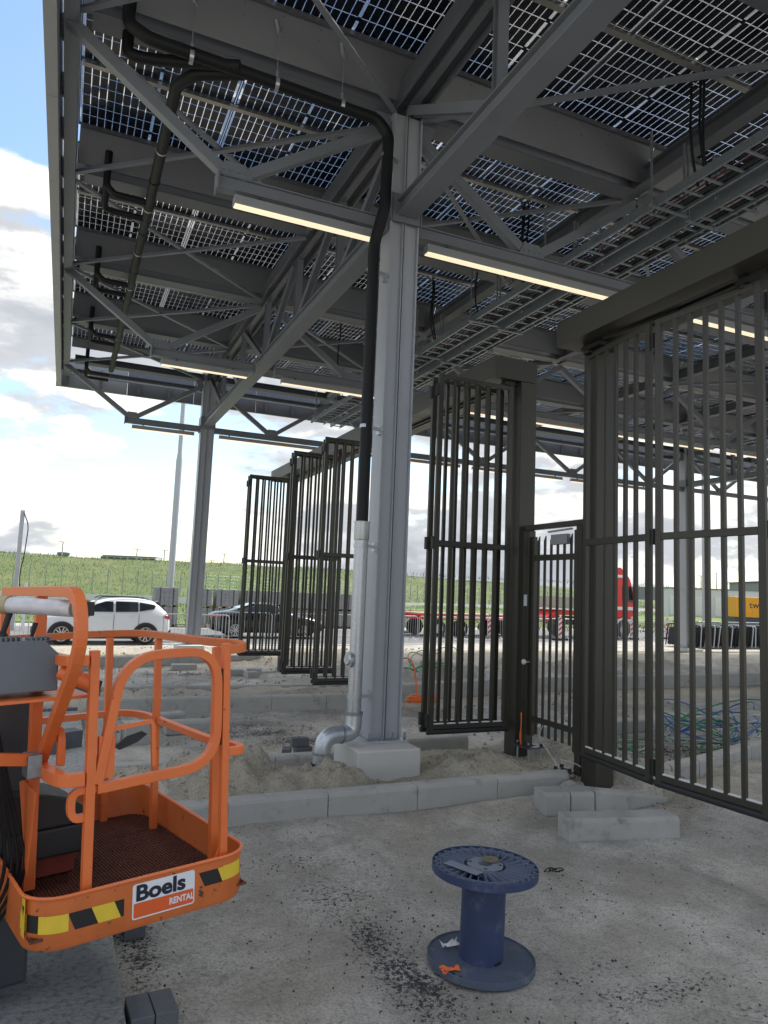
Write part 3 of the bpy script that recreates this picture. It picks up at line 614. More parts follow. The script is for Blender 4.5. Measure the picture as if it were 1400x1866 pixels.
for k in list(ROWS)[:-1]:
    for half in (0, 1):
        y = k*BAY + (.085 if half == 0 else 1.532)
        for i in range(NX):
            p = bpy.data.objects.new('solar_panel', FM); COL.objects.link(p); p.parent = can; p.location = (X0+.006+i*XP, y, 8.69)
            for nm, me in (('solar_cells', CM), ('panel_glass', GM)):
                c = bpy.data.objects.new(nm, me); COL.objects.link(c); c.parent = p

# plinths
for (x, y), lb in zip(COLS, ('pale concrete footing block under the near steel column beside the zinc drain', 'pale concrete footing under the far left column behind the orange basket', 'pale concrete footing under the right column out by the second gate', 'pale concrete footing under the far right column seen through the gate bars')):
    mb = MB().box(x-.40, x+.40, y-.42, y+.42, -.25, .395)
    mb = MB().box(x-.50, x+.255, y-.57, y+.19, -.25, .395)
    tag(obj('concrete_footing', mb, CONCL, bevel=0.02), lb, 'footing')

# strip lights under the cross ties
def light(x0, x1, y, label):
    t = thing('strip_light', label, 'light', ((x0+x1)/2, y, 6.42), group='strip lights under the canopy ties')
    obj('housing', MB().box(x0, x1, y-.06, y+.06, 6.435, 6.54), FASC, t, bevel=.004)
    obj('diffuser', MB().box(x0+.012, x1-.012, y-.05, y+.05, 6.422, 6.434), LED, t)
    h = MB()
    for q in (x0+.3, x1-.3): h.box(q-.015, q+.015, y-.02, y+.02, 6.541, 6.579)
    obj('hanger', h, DARKST, t)
for y, w in ((0, 'nearest'), (6.75, 'middle'), (13.5, 'farthest')):
    light(-2.10, -.36, y, {'nearest': 'glowing strip light under the near tie just left of the main column', 'middle': 'glowing strip light on the middle tie left of the truss chord', 'farthest': 'grey strip light on the far tie left of the far column'}[w])
    for i, (a, b) in enumerate(((.37, 4.35), (4.82, 8.6), (9.1, 12.9), (13.3, 17.1))):
        light(a, b, y, 'glowing strip light, %s tie, %s to the right of the main column line' % (w, ('first', 'second', 'third', 'fourth')[i]))

# rain-water pipes
def curve(pts, r=0.12, n=5):      # rounds the corners of a polyline
    pts = [Vector(p) for p in pts]; out = [pts[0]]
    for i in range(1, len(pts)-1):
        a, b, c = pts[i-1], pts[i], pts[i+1]; la = min(r, (a-b).length*.45); lc = min(r, (c-b).length*.45)
        p0 = b+(a-b).normalized()*la; p1 = b+(c-b).normalized()*lc
        for j in range(n+1):
            t = j/n; out.append(p0*(1-t)**2 + b*2*t*(1-t) + p1*t*t)
    out.append(pts[-1]); return out
dp = thing('downpipe', 'rain-water pipe, black above and galvanised below, running down the main column into the sand', 'pipe', (-.45, -.25, .2))
top = [(-3.38, -.33, 8.42), (-3.38, -.33, 7.96), (-3.16, -.36, 7.84), (-.52, -.36, 7.76), (-.36, -.36, 7.60), (-.36, -.34, 6.95), (-.36, -.34, 6.70), (-.44, -.24, 6.25), (-.43, -.22, 2.86)]
obj('black_pipe', MB().tube(curve(top, .075), .069, 16), PIPE, dp, smooth=True)
obj('galvanised_pipe', MB().tube([(-.43, -.22, 2.88), (-.43, -.22, .68)], .080, 20), GALV, dp, smooth=True)
obj('pipe_socket', MB().tube([(-.43, -.22, 2.90), (-.43, -.22, 2.86), (-.43, -.22, 2.70), (-.43, -.22, 2.68)], [.094, .089, .089, .083], 20), GALV, dp, smooth=True)
obj('galvanised_bend', MB().tube(curve([(-.43, -.22, .72), (-.44, -.23, .54), (-.56, -.25, .52), (-.71, -.27, .52), (-.80, -.28, .45), (-.82, -.29, .21)], .09, 6), .095, 18), GALV, dp, smooth=True)
for p, q in (((-.43, -.22, .76), (-.43, -.22, .72)), ((-.575, -.252, .520), (-.60, -.256, .520)), ((-.815, -.286, .34), (-.817, -.287, .315))):
    obj('pipe_collar', MB().tube([p, q], .102, 18), GALVD, dp, smooth=True)
obj('rubber_cap', MB().tube([(-.82, -.29, .235), (-.82, -.29, .212), (-.822, -.29, .19), (-.83, -.29, .0)], [.106, .106, .088, .075], 18), RUBBER, dp, smooth=True)
mb = MB(); mb.tube([(-.54, -.245, 1.33), (-.505, -.24, 1.33)], [.085, .085], 16); mb.tube([(-.56, -.25, 1.33), (-.54, -.245, 1.33)], [.05, .07], 16); obj('inspection_cap', mb, GALV, dp, smooth=True)
for z, dark in ((7.35, 1), (5.93, 1), (4.02, 1), (2.62, 0), (.92, 0)):
    mb = MB(); x = -.36 if z > 6.9 else -.435; y = -.34 if z > 6.9 else -.22; r = .074 if dark else .086
    mb.tube([(x, y, z-.02), (x, y, z+.02)], r, 18)
    mb.beam((x+.08, y+.02, z), (-.20, y+.06, z), .04, .035); mb.box(-.235, -.197, -.15, -.06, z-.05, z+.05); mb.tube([(-.25, -.12, z), (-.17, -.12, z)], .012, 6); mb.beam((-.24, -.17, z-.03), (-.24, -.17, z+.03), .03, .03)
    obj('pipe_clamp', mb, GALV if not dark or z < 6.5 else ALU, dp)
for x in (-2.72, -1.77, -.98):
    mb = MB(); mb.tube([(x, -.36+.0, 7.79-.082), (x, -.36, 7.79+.086)], .0845 if 0 else .01, 4)
    mb = MB(); mb.disc_ring((0, 0), .071, .0775, -.022, .022, 18); vs = [(v[2]+x, v[0]-.36, v[1]+7.79) for v in mb.v]; mb.v = vs
    mb.box(x-.014, x+.014, -.372, -.348, 7.876, 7.95); mb.tube([(x, -.36, 7.95), (x, -.36, 8.48)], .006, 6); mb.beam((x-.06, -.40, 8.55), (x+.05, -.24, 8.42), .035, .02)
    obj('pipe_hanger', mb, GALV, dp)
rc = thing('rainwater_collector', 'long black rain-water collector pipe hung below the left roof edge', 'pipe', (-2.8, 6, 7.8))
obj('black_pipe', MB().tube(curve([(-2.15, -.33, 7.81), (-2.62, -.10, 7.80), (-2.80, .18, 7.80), (-2.80, 12.6, 7.78)], .075), .070, 16), PIPE, rc, smooth=True)
obj('black_pipe', MB().tube(curve([(-2.2, -.42, 7.82), (-3.1, -.05, 7.84), (-3.36, .02, 7.86), (-3.36, .02, 8.42)], .1), .065, 12), PIPE, rc, smooth=True)
for k in range(1, 5):
    y = k*BAY-.32
    obj('branch_pipe', MB().tube(curve([(-3.42, y, 8.44), (-3.42, y-.0, 7.92), (-3.30, y, 7.80), (-2.82, y, 7.79)], .06), .052, 12), PIPE, rc, smooth=True)
    obj('branch_pipe', MB().tube(curve([(-3.42, y+.02, 7.95), (-3.42, y+.46, 7.80), (-3.30, y+.50, 7.785), (-2.82, y+.50, 7.78)], .06), .05, 12), PIPE, rc, smooth=True)
for i in range(15):
    y = .75+i*.82; mb = MB(); mb.disc_ring((0, 0), .0705, .079, -.015, .015, 18); mb.v = [(v[0]-2.80, v[2]+y, v[1]+7.795) for v in mb.v]; obj('pipe_clamp', mb, ALU if i % 2 else PIPE, rc)
    if i % 2: obj('hanger_rod', MB().tube([(-2.80, y, 7.88), (-2.80, y, 8.6)], .005, 6), GALVD, rc)

# cable ladders
def ladder(x, w, z, y0, y1, label, cables):
    t = thing('cable_ladder', label, 'cable ladder', (x, (y0+y1)/2, z), group='cable ladders under the roof')
    for s in (-1, 1):
        mb = MB(); mb.box(x+s*w/2-.004, x+s*w/2+.004, y0, y1, z, z+.11); mb.box(x+s*w/2-(.034 if s > 0 else 0)-.0, x+s*w/2+(.034 if s < 0 else 0), y0, y1, z+.1105, z+.114); mb.box(x+s*w/2-(.034 if s > 0 else 0), x+s*w/2+(.034 if s < 0 else 0), y0, y1, z-.004, z-.0005)
        obj('side_rail', mb, GALVD, t)
    n = int((y1-y0)/.3); rm = MB().box(-w/2+.006, w/2-.006, -.02, .02, .012, .03).mesh('rung'); rm.materials.append(GALVD)
    for i in range(n):
        r = bpy.data.objects.new('rung', rm); COL.objects.link(r); r.parent = t; r.location = (0, y0+.15+i*.3-(y0+y1)/2, 0)
    for y in np.arange(y0+1.0, y1, 2.25):
        mb = MB(); mb.beam((x-w/2-.12, y, z-.02), (x+w/2+.12, y, z-.02), .04, .022)
        for s in (-1, 1): mb.box(x+s*(w/2+.07)-.009, x+s*(w/2+.07)+.009, y-.016, y+.016, z-.03, 8.14)
        obj('trapeze_hanger', mb, GALVD, t)
    for i in range(cables):
        xx = x-w/2+.05+i*(w-.1)/max(1, cables-1); pts = [(xx+random.uniform(-.01, .01), yy, z+.042+random.uniform(0, .012)) for yy in np.arange(y0, y1, .9)]
        obj('cable', MB().tube(pts, .010, 6), random.choice([PIPE, PIPE, PIPE, RUBBER, mat('red_cable', (.12, .015, .015), .6)]), t, smooth=True)
ladder(3.22, .42, 7.15, -4.5, 12.9, 'galvanised cable ladder, the left one of the pair above the first gate', 5)
ladder(3.80, .32, 7.10, -4.5, 12.9, 'galvanised cable ladder, the right one of the pair above the first gate', 4)
ladder(4.45, .60, 7.55, -4.5, 12.5, 'wide galvanised cable ladder, topmost beside the pair', 0)
cb = thing('hanging_cables', 'black cables dropping from the roof rails to the cable ladder', 'cables', (3.5, 1.5, 8))
for (x, y) in ((2.95, 1.6), (3.05, 1.62), (3.02, 1.75), (3.0, 4.95), (3.06, 5.0), (3.9, 1.5), (3.1, -1.75), (3.2, -1.8), (3.15, -1.9), (2.2, 8.3), (3.0, 8.3), (3.1, 3.3)):
    pts = [(x, y, 8.62), (x+.02, y+.02, 8.3), (x-.05, y-.02, 7.9), (x+.03+random.uniform(-.06, .06), y+.03, 7.5), (x+.12, y+.02, 7.22)]
    obj('cable', MB().tube(curve(pts, .15, 4), .017, 6), PIPE, cb, smooth=True)

# ------------------------------------------------------------------ GATES
def gate_meshes(w, z0, z1, zm, n):
    fr = MB(); s = .065; t = .045
    fr.box(0, s, -t/2, t/2, z0, z1); fr.box(w-s, w, -t/2, t/2, z0, z1)
    fr.box(s+.0005, w-s-.0005, -t/2+.001, t/2-.001, z0+.02, z0+.075); fr.box(s+.0005, w-s-.0005, -t/2+.001, t/2-.001, z1-.06, z1-.001)
    fr.box(s+.0005, w-s-.0005, -t/2+.001, t/2-.001, zm-.033, zm+.033)
    bars = [s+(w-2*s)*(i+1)/(n+1) for i in range(n)]
    bl = MB().box(-.02, .02, -.016, .016, z0+.0755, zm-.0335); bu = MB().box(-.02, .02, -.016, .016, zm+.0335, z1-.0605)
    return fr, bars, bl, bu
LW = 1.10; GZ0, GZ1, GZM = .50, 4.82, 2.72
_fr, _bars, _bl, _bu = gate_meshes(LW, GZ0, GZ1, GZM, 5)
LEAFM = _fr.mesh('gate_leaf'); LEAFM.materials.append(OLIVE); BLM = _bl.mesh('bar'); BLM.materials.append(OLIVE); BUM = _bu.mesh('bar'); BUM.materials.append(OLIVE)
def leaf(parent, x, y, ang, strip=True, hinge=True, rubber_edge=False):
    o = bpy.data.objects.new('gate_leaf', LEAFM); COL.objects.link(o); o.parent = parent; pl = wloc(parent); o.location = (x-pl.x, y-pl.y, -pl.z); o.rotation_euler = (0, 0, ang)
    b = o.modifiers.new('bevel', 'BEVEL'); b.width = .004; b.segments = 2; b.limit_method = 'ANGLE'
    for q in _bars:
        for me in (BLM, BUM):
            c = bpy.data.objects.new('bar', me); COL.objects.link(c); c.parent = o; c.location = (q, 0, 0)
    if strip:
        c = obj('rubber_strip', MB().tube([(-.01, 0, GZ0-.012), (LW+.01, 0, GZ0-.012)], .032, 10), RUBBER, o, local=True, smooth=True)
        c = obj('brush_strip', MB().box(.07, LW-.07, -.012, .012, GZ0+.0755, GZ0+.087), WHITE, o, local=True)
    if rubber_edge:
        obj('rubber_edge', MB().tube([(LW+.02, 0, GZ0), (LW+.02, 0, GZ1)], .03, 10), RUBBER, o, local=True, smooth=True)
    if hinge:
        for z in (.62, 2.72, 4.62):
            mb = MB(); mb.box(-.03, -.002, -.024, .024, z-.075, z+.075); mb.tube([(-.02, -.028, z-.07), (-.02, -.028, z+.07)], .011, 8)
            for dz in (-.06, .06): mb.tube([(-.016, -.03, z+dz*.7), (-.016, -.025, z+dz*.7)], .008, 6)
            obj('hinge', mb, OLIVED, o, local=True)
    return o
def header(t, y0, y1, slot0=.15):
    mb = MB(); x0, x1, z0, z1 = 1.31, 1.95, 4.90, 5.17
    mb.box(x0, x0+.006, y0, y1, z0, z1); mb.box(x1-.006, x1, y0, y1, z0, z1); mb.box(x0, x1, y0, y1, z1+.0005, z1+.006)
    mb.box(x0+.0065, x1-.0065, y0, y0+.006, z0, z1); mb.box(x0+.0065, x1-.0065, y1-.006, y1, z0, z1)
    mb.box(x0+.0065, x0+.22, y0+.0065, y1-.0065, z0, z0+.005); mb.box(x1-.2, x1-.0065, y0+.0065, y1-.0065, z0, z0+.005)
    mb.box(x0+.2205, x1-.2005, y0+.0065, y0+.2, z0, z0+.005); mb.box(x0+.2205, x1-.2005, y1-.2, y1-.0065, z0, z0+.005)
    h = obj('header_beam', mb, OLIVE, t)
    tr = MB(); tr.box(x0+.24, x0+.30, y0+.21, y1-.21, z0+.01, z0+.12); tr.box(x1-.28, x1-.22, y0+.21, y1-.21, z0+.01, z0+.12); tr.box(x0+.3005, x1-.2805, y0+.21, y1-.21, z0+.115, z0+.12); obj('track', tr, OLIVED, h)
    return h
g1 = thing('folding_gate', 'dark olive folding barred gate standing open behind the main column', 'gate', (1.82, -.12, .1))
def post(t, x, y, s=.24, zb=-.1, zt=4.897):
    p = obj('gate_post', MB().box(x-s/2, x+s/2, y-s/2, y+s/2, zb, zt), OLIVE, t, bevel=.008); return p
post(g1, 1.83, -.12); post(g1, 1.83, 10.45); header(g1, -.24, 10.75)
leaf(g1, .52, -.20, .02); leaf(g1, .52, -.03, .07)
leaf(g1, .55, 4.15, .03); leaf(g1, .60, 4.40, -.05)
leaf(g1, .45, 5.75, .02); leaf(g1, .48, 6.0, .10)
leaf(g1, .42, 9.35, .03); leaf(g1, .44, 9.6, .12)
for x, y in ((1.6, -.12), (1.58, 4.3), (1.55, 5.9), (1.53, 9.4)):
    mb = MB(); mb.box(x-.09, x+.06, y-.05, y+.05, 4.84, 4.895); mb.tube([(x-.02, y, 4.80), (x-.02, y, 4.93)], .03, 10); obj('pivot_bracket', mb, OLIVED, g1)
g2 = thing('folding_gate', 'dark olive folding barred gate, nearly shut, in front of the cable tangle', 'gate', (1.85, -1.6, .1))
post(g2, 1.86, -1.57); post(g2, 1.86, -8.9); header(g2, -9.1, -1.50)
def leaf_between(t, a, b, **k): return leaf(t, a[0], a[1], math.atan2(b[1]-a[1], b[0]-a[0]), **k)
leaf_between(g2, (1.62, -1.62), (1.515, -2.7), hinge=False); leaf_between(g2, (1.515, -2.78), (1.60, -3.86)); leaf_between(g2, (1.60, -3.94), (1.47, -5.0)); leaf_between(g2, (1.47, -5.1), (1.6, -6.1))
for x, y in ((1.56, -1.72), (1.6, -3.7)):
    mb = MB(); mb.box(x-.05, x+.05, y-.25, y+.05, 4.835, 4.88); mb.tube([(x, y, 4.80), (x, y, 4.93)], .045, 12); mb.beam((x-.03, y-.3, 4.88), (x+.1, y-1.2, 4.90), .05, .03); mb.tube([(x, y-.02, 4.80), (x, y-.02, 4.83)], .02, 8)
    obj('pivot_bracket', mb, OLIVED, g2)
pg = thing('pedestrian_gate', 'narrow olive barred pedestrian gate with spiked bars between the two gate posts', 'gate', (1.82, -.85, .2))
for y in (-.36, -1.37):
    p = obj('gate_post', MB().box(1.75, 1.85, y-.05, y+.05, .30 if y > -1 else .2, 2.94), OLIVE, pg, bevel=.005)
    if y > -1: obj('knob_plate', MB().box(1.742, 1.7495, y-.03, y+.03, 2.0, 2.14), WHITE, p)
obj('top_rail', MB().box(1.77, 1.84, -1.44, -.28, 2.945, 3.01), OLIVE, pg, bevel=.004)
lf = MB(); lf.box(1.78, 1.83, -.48, -.425, .45, 2.86); lf.box(1.78, 1.83, -1.30, -1.25, .42, 2.90); lf.box(1.785, 1.825, -1.2495, -.4805, .62, .69); lf.box(1.785, 1.825, -1.2495, -.4805, 2.56, 2.63)
lo = obj('gate_leaf', lf, OLIVE, pg, bevel=.003)
for i in range(6):
    y = -.56-i*.125; b = MB(); b.prism([(y-.018, .48), (y+.018, .48), (y+.018, 2.80), (y-.018, 2.86)], 1.8, 1.8255 if 0 else 1.784, 'x'); obj('bar', b, OLIVE, lo)
obj('door_closer', MB().box(1.74, 1.80, -1.16, -.86, 2.74, 2.86), FASC, pg, bevel=.006)
mb = MB(); mb.beam((1.77, -.78, 2.90), (1.77, -1.22, 2.915), .03, .02); obj('closer_arm', mb, ALU, pg)
for xx in (1.71, 1.9):
    mb = MB(); mb.tube([(1.80, -.40, 1.32), (xx, -.40, 1.32)], .012, 8); mb.tube([(xx-.022, -.40, 1.32), (xx-.012, -.40, 1.32), (xx+.012, -.40, 1.32), (xx+.022, -.40, 1.32)], [.02, .033, .033, .015], 12); obj('door_knob', mb, WHITE, pg, smooth=True)
def anchor(x, y, z, label, w=.30, rot=0.0):
    t = thing('anchor_frame', label, 'anchor frame', (x, y, z-.15), rot=(0, 0, rot))
    mb = MB(); mb.box(-w/2, w/2, -w/2, -w/2+.08, .15, .165); mb.box(-w/2, w/2, w/2-.08, w/2, .15, .165); mb.box(-w/2, -w/2+.08, -w/2+.0805, w/2-.0805, .15, .165); mb.box(w/2-.08, w/2, -w/2+.0805, w/2-.0805, .15, .165)
    obj('plate', mb, DARKST, t, local=True)
    for a in (-1, 1):
        for b in (-1, 1):
            m2 = MB(); m2.tube([(a*(w/2-.04), b*(w/2-.04), -.05), (a*(w/2-.04), b*(w/2-.04), .215)], .011, 8); obj('stud', m2, GALV, t, local=True)
            m2 = MB(); m2.tube([(a*(w/2-.04), b*(w/2-.04), .166), (a*(w/2-.04), b*(w/2-.04), .195)], .022, 6); obj('nut', m2, RUBBER, t, local=True)
anchor(1.80, -.42, .31, 'small bolted anchor frame on four studs below the pedestrian gate post', .28, .1)
anchor(1.72, -1.22, .22, 'half-buried anchor frame with studs beside the second gate post', .24, .5)
t = thing('orange_wires', 'thin orange wires coming out of the foot of the pedestrian gate post', 'wires', (1.72, -.36, .3))
for q in range(3): obj('wire', MB().tube(curve([(1.74, -.34+.01*q, .70), (1.725, -.35, .55), (1.71-.01*q, -.37, .42), (1.72, -.36, .31)], .05), .006, 6), CORO, t, smooth=True)
t = thing('white_wires', 'bent white wires sticking out of the sand by the second gate post', 'wires', (1.6, -1.1, .2))
for pts in ([(1.75, -.75, .62), (1.66, -.78, .50), (1.70, -.95, .35), (1.66, -1.25, .18)], [(1.60, -1.28, .36), (1.70, -1.42, .34), (1.76, -1.46, .30)], [(1.62, -1.20, .22), (1.50, -1.30, .22), (1.55, -1.45, .2)]):
    obj('wire', MB().tube(curve(pts, .08), .006, 6), CGRY, t, smooth=True)

# ------------------------------------------------------------------ BOOM LIFT WITH ORANGE BASKET (the basket hangs from the mast on its left)
bk = thing('boom_lift', 'orange boom lift basket with a worn grating floor, hoop gate and hazard tape', 'boom lift', (-2.73, -4.33, .83), (math.radians(-1.29), math.radians(-2.1), math.radians(14.67)))
bk.rotation_mode = 'XYZ'
BX0, BX1, BY0, BY1 = -.86, .125, -.06, 1.40
def rrect(x0, x1, y0, y1, r, n=6, z=0):
    out = []
    for cx, cy, a in ((x1-r, y0+r, -90), (x1-r, y1-r, 0), (x0+r, y1-r, 90), (x0+r, y0+r, 180)):
        for j in range(n+1):
            t = math.radians(a+90*j/n); out.append((cx+r*math.cos(t), cy+r*math.sin(t), z))
    return out
def P(name, mb, m, par=None, **k): return obj(name, mb, m, par or bk, local=True, **k)
def toe():
    o = rrect(BX0, BX1, BY0, BY1, .15, 8); i = rrect(BX0+.006, BX1-.006, BY0+.006, BY1-.006, .144, 8); n = len(o); lev = [(-.205, .985), (-.185, 1.0), (0.0, 1.0)]
    cx, cy = (BX0+BX1)/2, (BY0+BY1)/2; vs = []; fs = []
    def zt(p): return 0.03*math.exp(-((p[1]-1.40)/.22)**2) + (.02 if p[0] < -.8 and p[1] > .1 else 0)
    for L, (z, s) in enumerate(lev):
        for p in o: vs.append((cx+(p[0]-cx)*s, cy+(p[1]-cy)*s, z+(zt(p) if L == 2 else 0)))
    for L, (z, s) in enumerate(lev[::-1]):
        for p in i: vs.append((cx+(p[0]-cx)*s, cy+(p[1]-cy)*s, z+(zt(p) if L == 0 else 0)))
    for L in range(6):
        for j in range(n): k = (j+1) % n; M = (L+1) % 6; fs.append((L*n+j, L*n+k, M*n+k, M*n+j))
    m = MB().add(vs, fs); P('toe_board', m, ORANGED, smooth=True)
    P('rim', MB().tube([(p[0], p[1], .004+zt(p)) for p in rrect(BX0-.002, BX1+.002, BY0-.002, BY1+.002, .15, 8)], .008, 6, closed=True), ORANGE, smooth=True)
toe()
gm = MB()
x = BX0+.02
while x < BX1-.02: gm.box(x, x+.003, BY0+.04, BY1-.02, -.158, -.146); x += .016
y = BY0+.03
while y < BY1-.02: gm.box(BX0+.01, BX1-.01, y, y+.004, -.1595, -.1475); y += .026
g = P('floor_grating', gm, GRATE); g['kind'] = 'stuff'
P('floor_pan', MB().prism([(p[0], p[1]) for p in rrect(BX0+.012, BX1-.012, BY0+.012, BY1-.012, .13, 6)], -.198, -.190, 'z'), mat('rust_pan', (.06, .022, .014), .9, 0, .3, 8))
for yy in (.35, .85): P('floor_joist', MB().box(BX0+.02, BX1-.02, yy, yy+.05, -.188, -.162), GRATE)
HR = .98
def sq(name, pts, r=.02, m=ORANGE, flat=None, **k): return P(name, MB().tube(pts, r, 4, square=True, flat=flat), m, bevel=.003, **k)
sq('post', [(0, 0, -.03), (0, 0, HR+.012)], .018); sq('post', [(-.63, 0, -.03), (-.63, 0, HR+.012)], .0195)
sq('post', [(.055, .22, -.15), (.055, .22, HR-.022)], .019); sq('post', [(.055, 1.02, -.15), (.055, 1.02, HR-.022)], .019); sq('post', [(-.13, 1.345, -.15), (-.13, 1.345, HR-.022)], .019)
sq('post', [(-.75, .46, -.12), (-.75, .46, 1.228)], .025); sq('post', [(-.75, 1.25, -.12), (-.75, 1.25, 1.228)], .025)
sq('top_rail', curve([(.012, -.0, HR-.02), (.10, .0, HR-.015), (.11, .10, HR), (.062, .30, HR), (.06, 1.24, HR), (-.02, 1.36, HR), (-.2, 1.38, HR), (-.80, 1.38, HR-.01), (-.80, 1.30, HR-.02)], .08, 5), .0205, ORANGED, flat=(0, 0, 1))
sq('mid_rail', curve([(.02, 0.005, .47), (.10, .0, .47), (.11, .10, .47), (.07, .30, .47), (.065, 1.2, .48), (-.02, 1.33, .49), (-.2, 1.35, .49), (-.8, 1.35, .49)], .08, 5), .019, ORANGE, flat=(0, 0, 1))
sq('corner_rail', curve([(-.75, .44, .955), (-.74, .02, .95), (-.652, .0, .95)], .16, 6), .022, ORANGE, flat=(0, 0, 1))
sq('corner_rail', curve([(-.75, .44, .455), (-.75, .02, .45), (-.652, .0, .45)], .2, 6), .026, ORANGE, flat=(0, 0, 1))
sq('hoop', curve([(-.75, 1.25, 1.25), (-.75, -.17, 1.25), (-.75, -.22, 1.02), (-.75, .42, .40)], .17, 7), .0235, ORANGE, flat=(1, 0, 0))
gp = [(-.585, .0, .42), (-.565, 0, .66), (-.49, 0, .955), (-.06, 0, .955), (-.052, 0, .43), (-.585, 0, .42)]
gt = P('hoop_gate', MB().tube(curve([(-.60, 0.0, .40), (-.045, 0, .425), (-.045, 0, .965), (-.50, 0, .955), (-.60, 0, .42)], .17, 8), .0205, 4, square=True, flat=(0, 1, 0)), ORANGE, bevel=.003)
P('gate_plate', MB().box(-.60, -.53, -.012, .012, .44, .62), ORANGE, gt, bevel=.002)
P('latch_loop', MB().tube(curve([(-.54, 0, .645), (-.36, 0, .66), (-.35, 0, .46)], .02, 3), .009, 4, square=True, flat=(0, 1, 0)), ORANGE, gt)
P('hand_pad', MB().prism([(-.52, .56), (-.47, .60), (-.40, .615), (-.375, .60), (-.42, .57), (-.50, .545)], .02, .03, 'y'), RUBBER, gt)
for z in (.56, .82):
    h = MB()
    for q in (-.026, -.009, .009): h.tube([(q, -.0, z-.05), (q, 0, z+.05)], .010, 8)
    P('hinge_spring', h, mat('brown_spring', (.06, .025, .02), .5))
P('corner_gusset', MB().prism([(-.004, -.12), (-.004, .06), (-.09, -.12)], .0, .006, 'y'), ORANGE)
P('hook', MB().tube(curve([(-.70, .20, .475), (-.70, .20, .62), (-.70, .33, .62), (-.70, .33, .56)], .06, 6), .016, 4, square=True, flat=(1, 0, 0)), ORANGE, bevel=.003)
P('tow_loop', MB().tube(curve([(-.60, .005, .40), (-.70, .02, .40), (-.70, .02, .28), (-.61, .005, .29)], .06, 6), .016, 4, square=True, flat=(0, 1, 0)), ORANGE, bevel=.003)
P('handle_bar', MB().tube([(-.745, .10, .90), (-.62, .02, .84)], .033, 14), ORANGE, smooth=True); P('handle_end', MB().tube([(-.62, .02, .84), (-.60, .008, .832)], .026, 12), RUBBER, smooth=True)
P('padded_bar', MB().tube([(-.93, .30, 1.19), (-.72, .02, 1.175)], .036, 16), mat('white_foil', (.62, .60, .62), .35, .1, .3, 18), smooth=True)
for a in ((-.95, .325, 1.192), (-.71, .005, 1.174)):
    P('pad_ring', MB().tube([a, (a[0]+.03, a[1]-.035, a[2])], .041, 16), mat('masking_tape', (.42, .36, .20), .6), smooth=True)
P('bar_clamp', MB().box(-.715, -.655, -.06, .02, 1.145, 1.205), BLK, bevel=.004)
# control box on its bracket
cbx = P('control_box', MB().prism([(-.45, .02), (-.45, .22), (-.40, .27), (-.10, .27), (-.03, .20), (-.03, .02)], -.0, .30, 'y'), GREYPL, bevel=.006)
cbx.location = (-.72, .12, .80); cbx.scale = (.88, .88, .88)
for i in range(5):
    P('vent_rib', MB().box(-.30+i*.022, -.292+i*.022, .005, .12, .268, .29), GREYPL, cbx); P('vent_rib', MB().box(-.165+i*.022, -.157+i*.022, .005, .12, .268, .285), GREYPL, cbx)
P('joystick', MB().tube([(-.26, .20, .27), (-.255, .20, .30), (-.25, .20, .31), (-.215, .20, .44)], [.035, .03, .014, .018], 12), RUBBER, cbx, smooth=True)
P('emergency_button', MB().tube([(-.36, .15, .27), (-.36, .15, .30), (-.36, .15, .305), (-.36, .15, .325)], [.02, .02, .035, .03], 16), REDM, cbx, smooth=True)
P('small_lever', MB().tube([(-.12, .2, .26), (-.10, .2, .35)], [.008, .014], 8), RUBBER, cbx, smooth=True)
P('shelf', MB().box(-1.12, -.62, .06, .44, .782, .795), ORANGE, bevel=.002)
P('clamp_arm', MB().tube([(-1.30, .05, .62), (-.80, .28, .50)], .026, 4, square=True, flat=(0, 0, 1)), ORANGE, bevel=.003)
P('clamp_jaw', MB().box(-.83, -.77, .22, .33, .43, .53), GALVD, bevel=.004)
P('mast_cover', MB().box(-1.02, -.70, .60, .96, -.6, .76), DARKST, bevel=.02)
P('mast', MB().box(-.72, -.62, 1.44, 1.58, -.80, .40), RUBBER, bevel=.01)
P('rotator', MB().tube([(-1.16, .8, -.35), (-1.16, .8, .5)], .14, 20), DARKST, smooth=True)
bucket = MB(); bucket.prism([(-.86, .12), (-.86, .30)]+[(-.86+.40*math.sin(t), .12+.18*math.cos(t)) for t in np.linspace(.15, 1.5, 8)]+[(-.46, .12)], .50, .82, 'y'); P('black_guard', bucket, RUBBER, bevel=.008)
P('black_tray', MB().box(-.84, -.44, .5, .9, -.02, .118), RUBBER, bevel=.015)
P('foot_switch_cover', MB().prism([(-.80, -.14), (-.80, -.04), (-.66, .0), (-.60, .04), (-.50, .05), (-.50, -.14)], .62, .80, 'y'), mat('red_brown_cover', (.28, .05, .03), .5, 0, .2, 10), bevel=.006)
for i in range(5):
    q = i*.02; P('hose', MB().tube(curve([(-1.0+q, .40, .62), (-.93+q, .30+q, .3), (-.90+q*1.5, .32, .0), (-1.02+q, .40, -.30), (-.98+q, .5, -.75)], .12, 5), .008, 8), PIPE, smooth=True)
P('side_gusset', MB().prism([(.30, -.0), (.50, .36), (.44, .38), (.20, .38)], -.80, -.792, 'x'), ORANGE)
# lower works, left of the frame: arm, chassis and wheels that carry the basket
lw = P('support_arm', MB().beam((-1.1, .7, -.25), (-1.9, .9, -.35), .16, .2), DARKST, bevel=.01)
P('mast_tower', MB().box(-2.2, -1.85, .7, 1.1, -.72, .6), ORANGE, bevel=.02)
P('chassis', MB().box(-2.5, -1.2, .45, 1.35, -.72, -.50), DARKST, bevel=.03)
for x in (-2.25, -1.4):
    for y in (.40, 1.40): P('wheel', MB().tube([(x, y-.06, -.66), (x, y+.06, -.66)], .16, 20), TYRE, smooth=True)
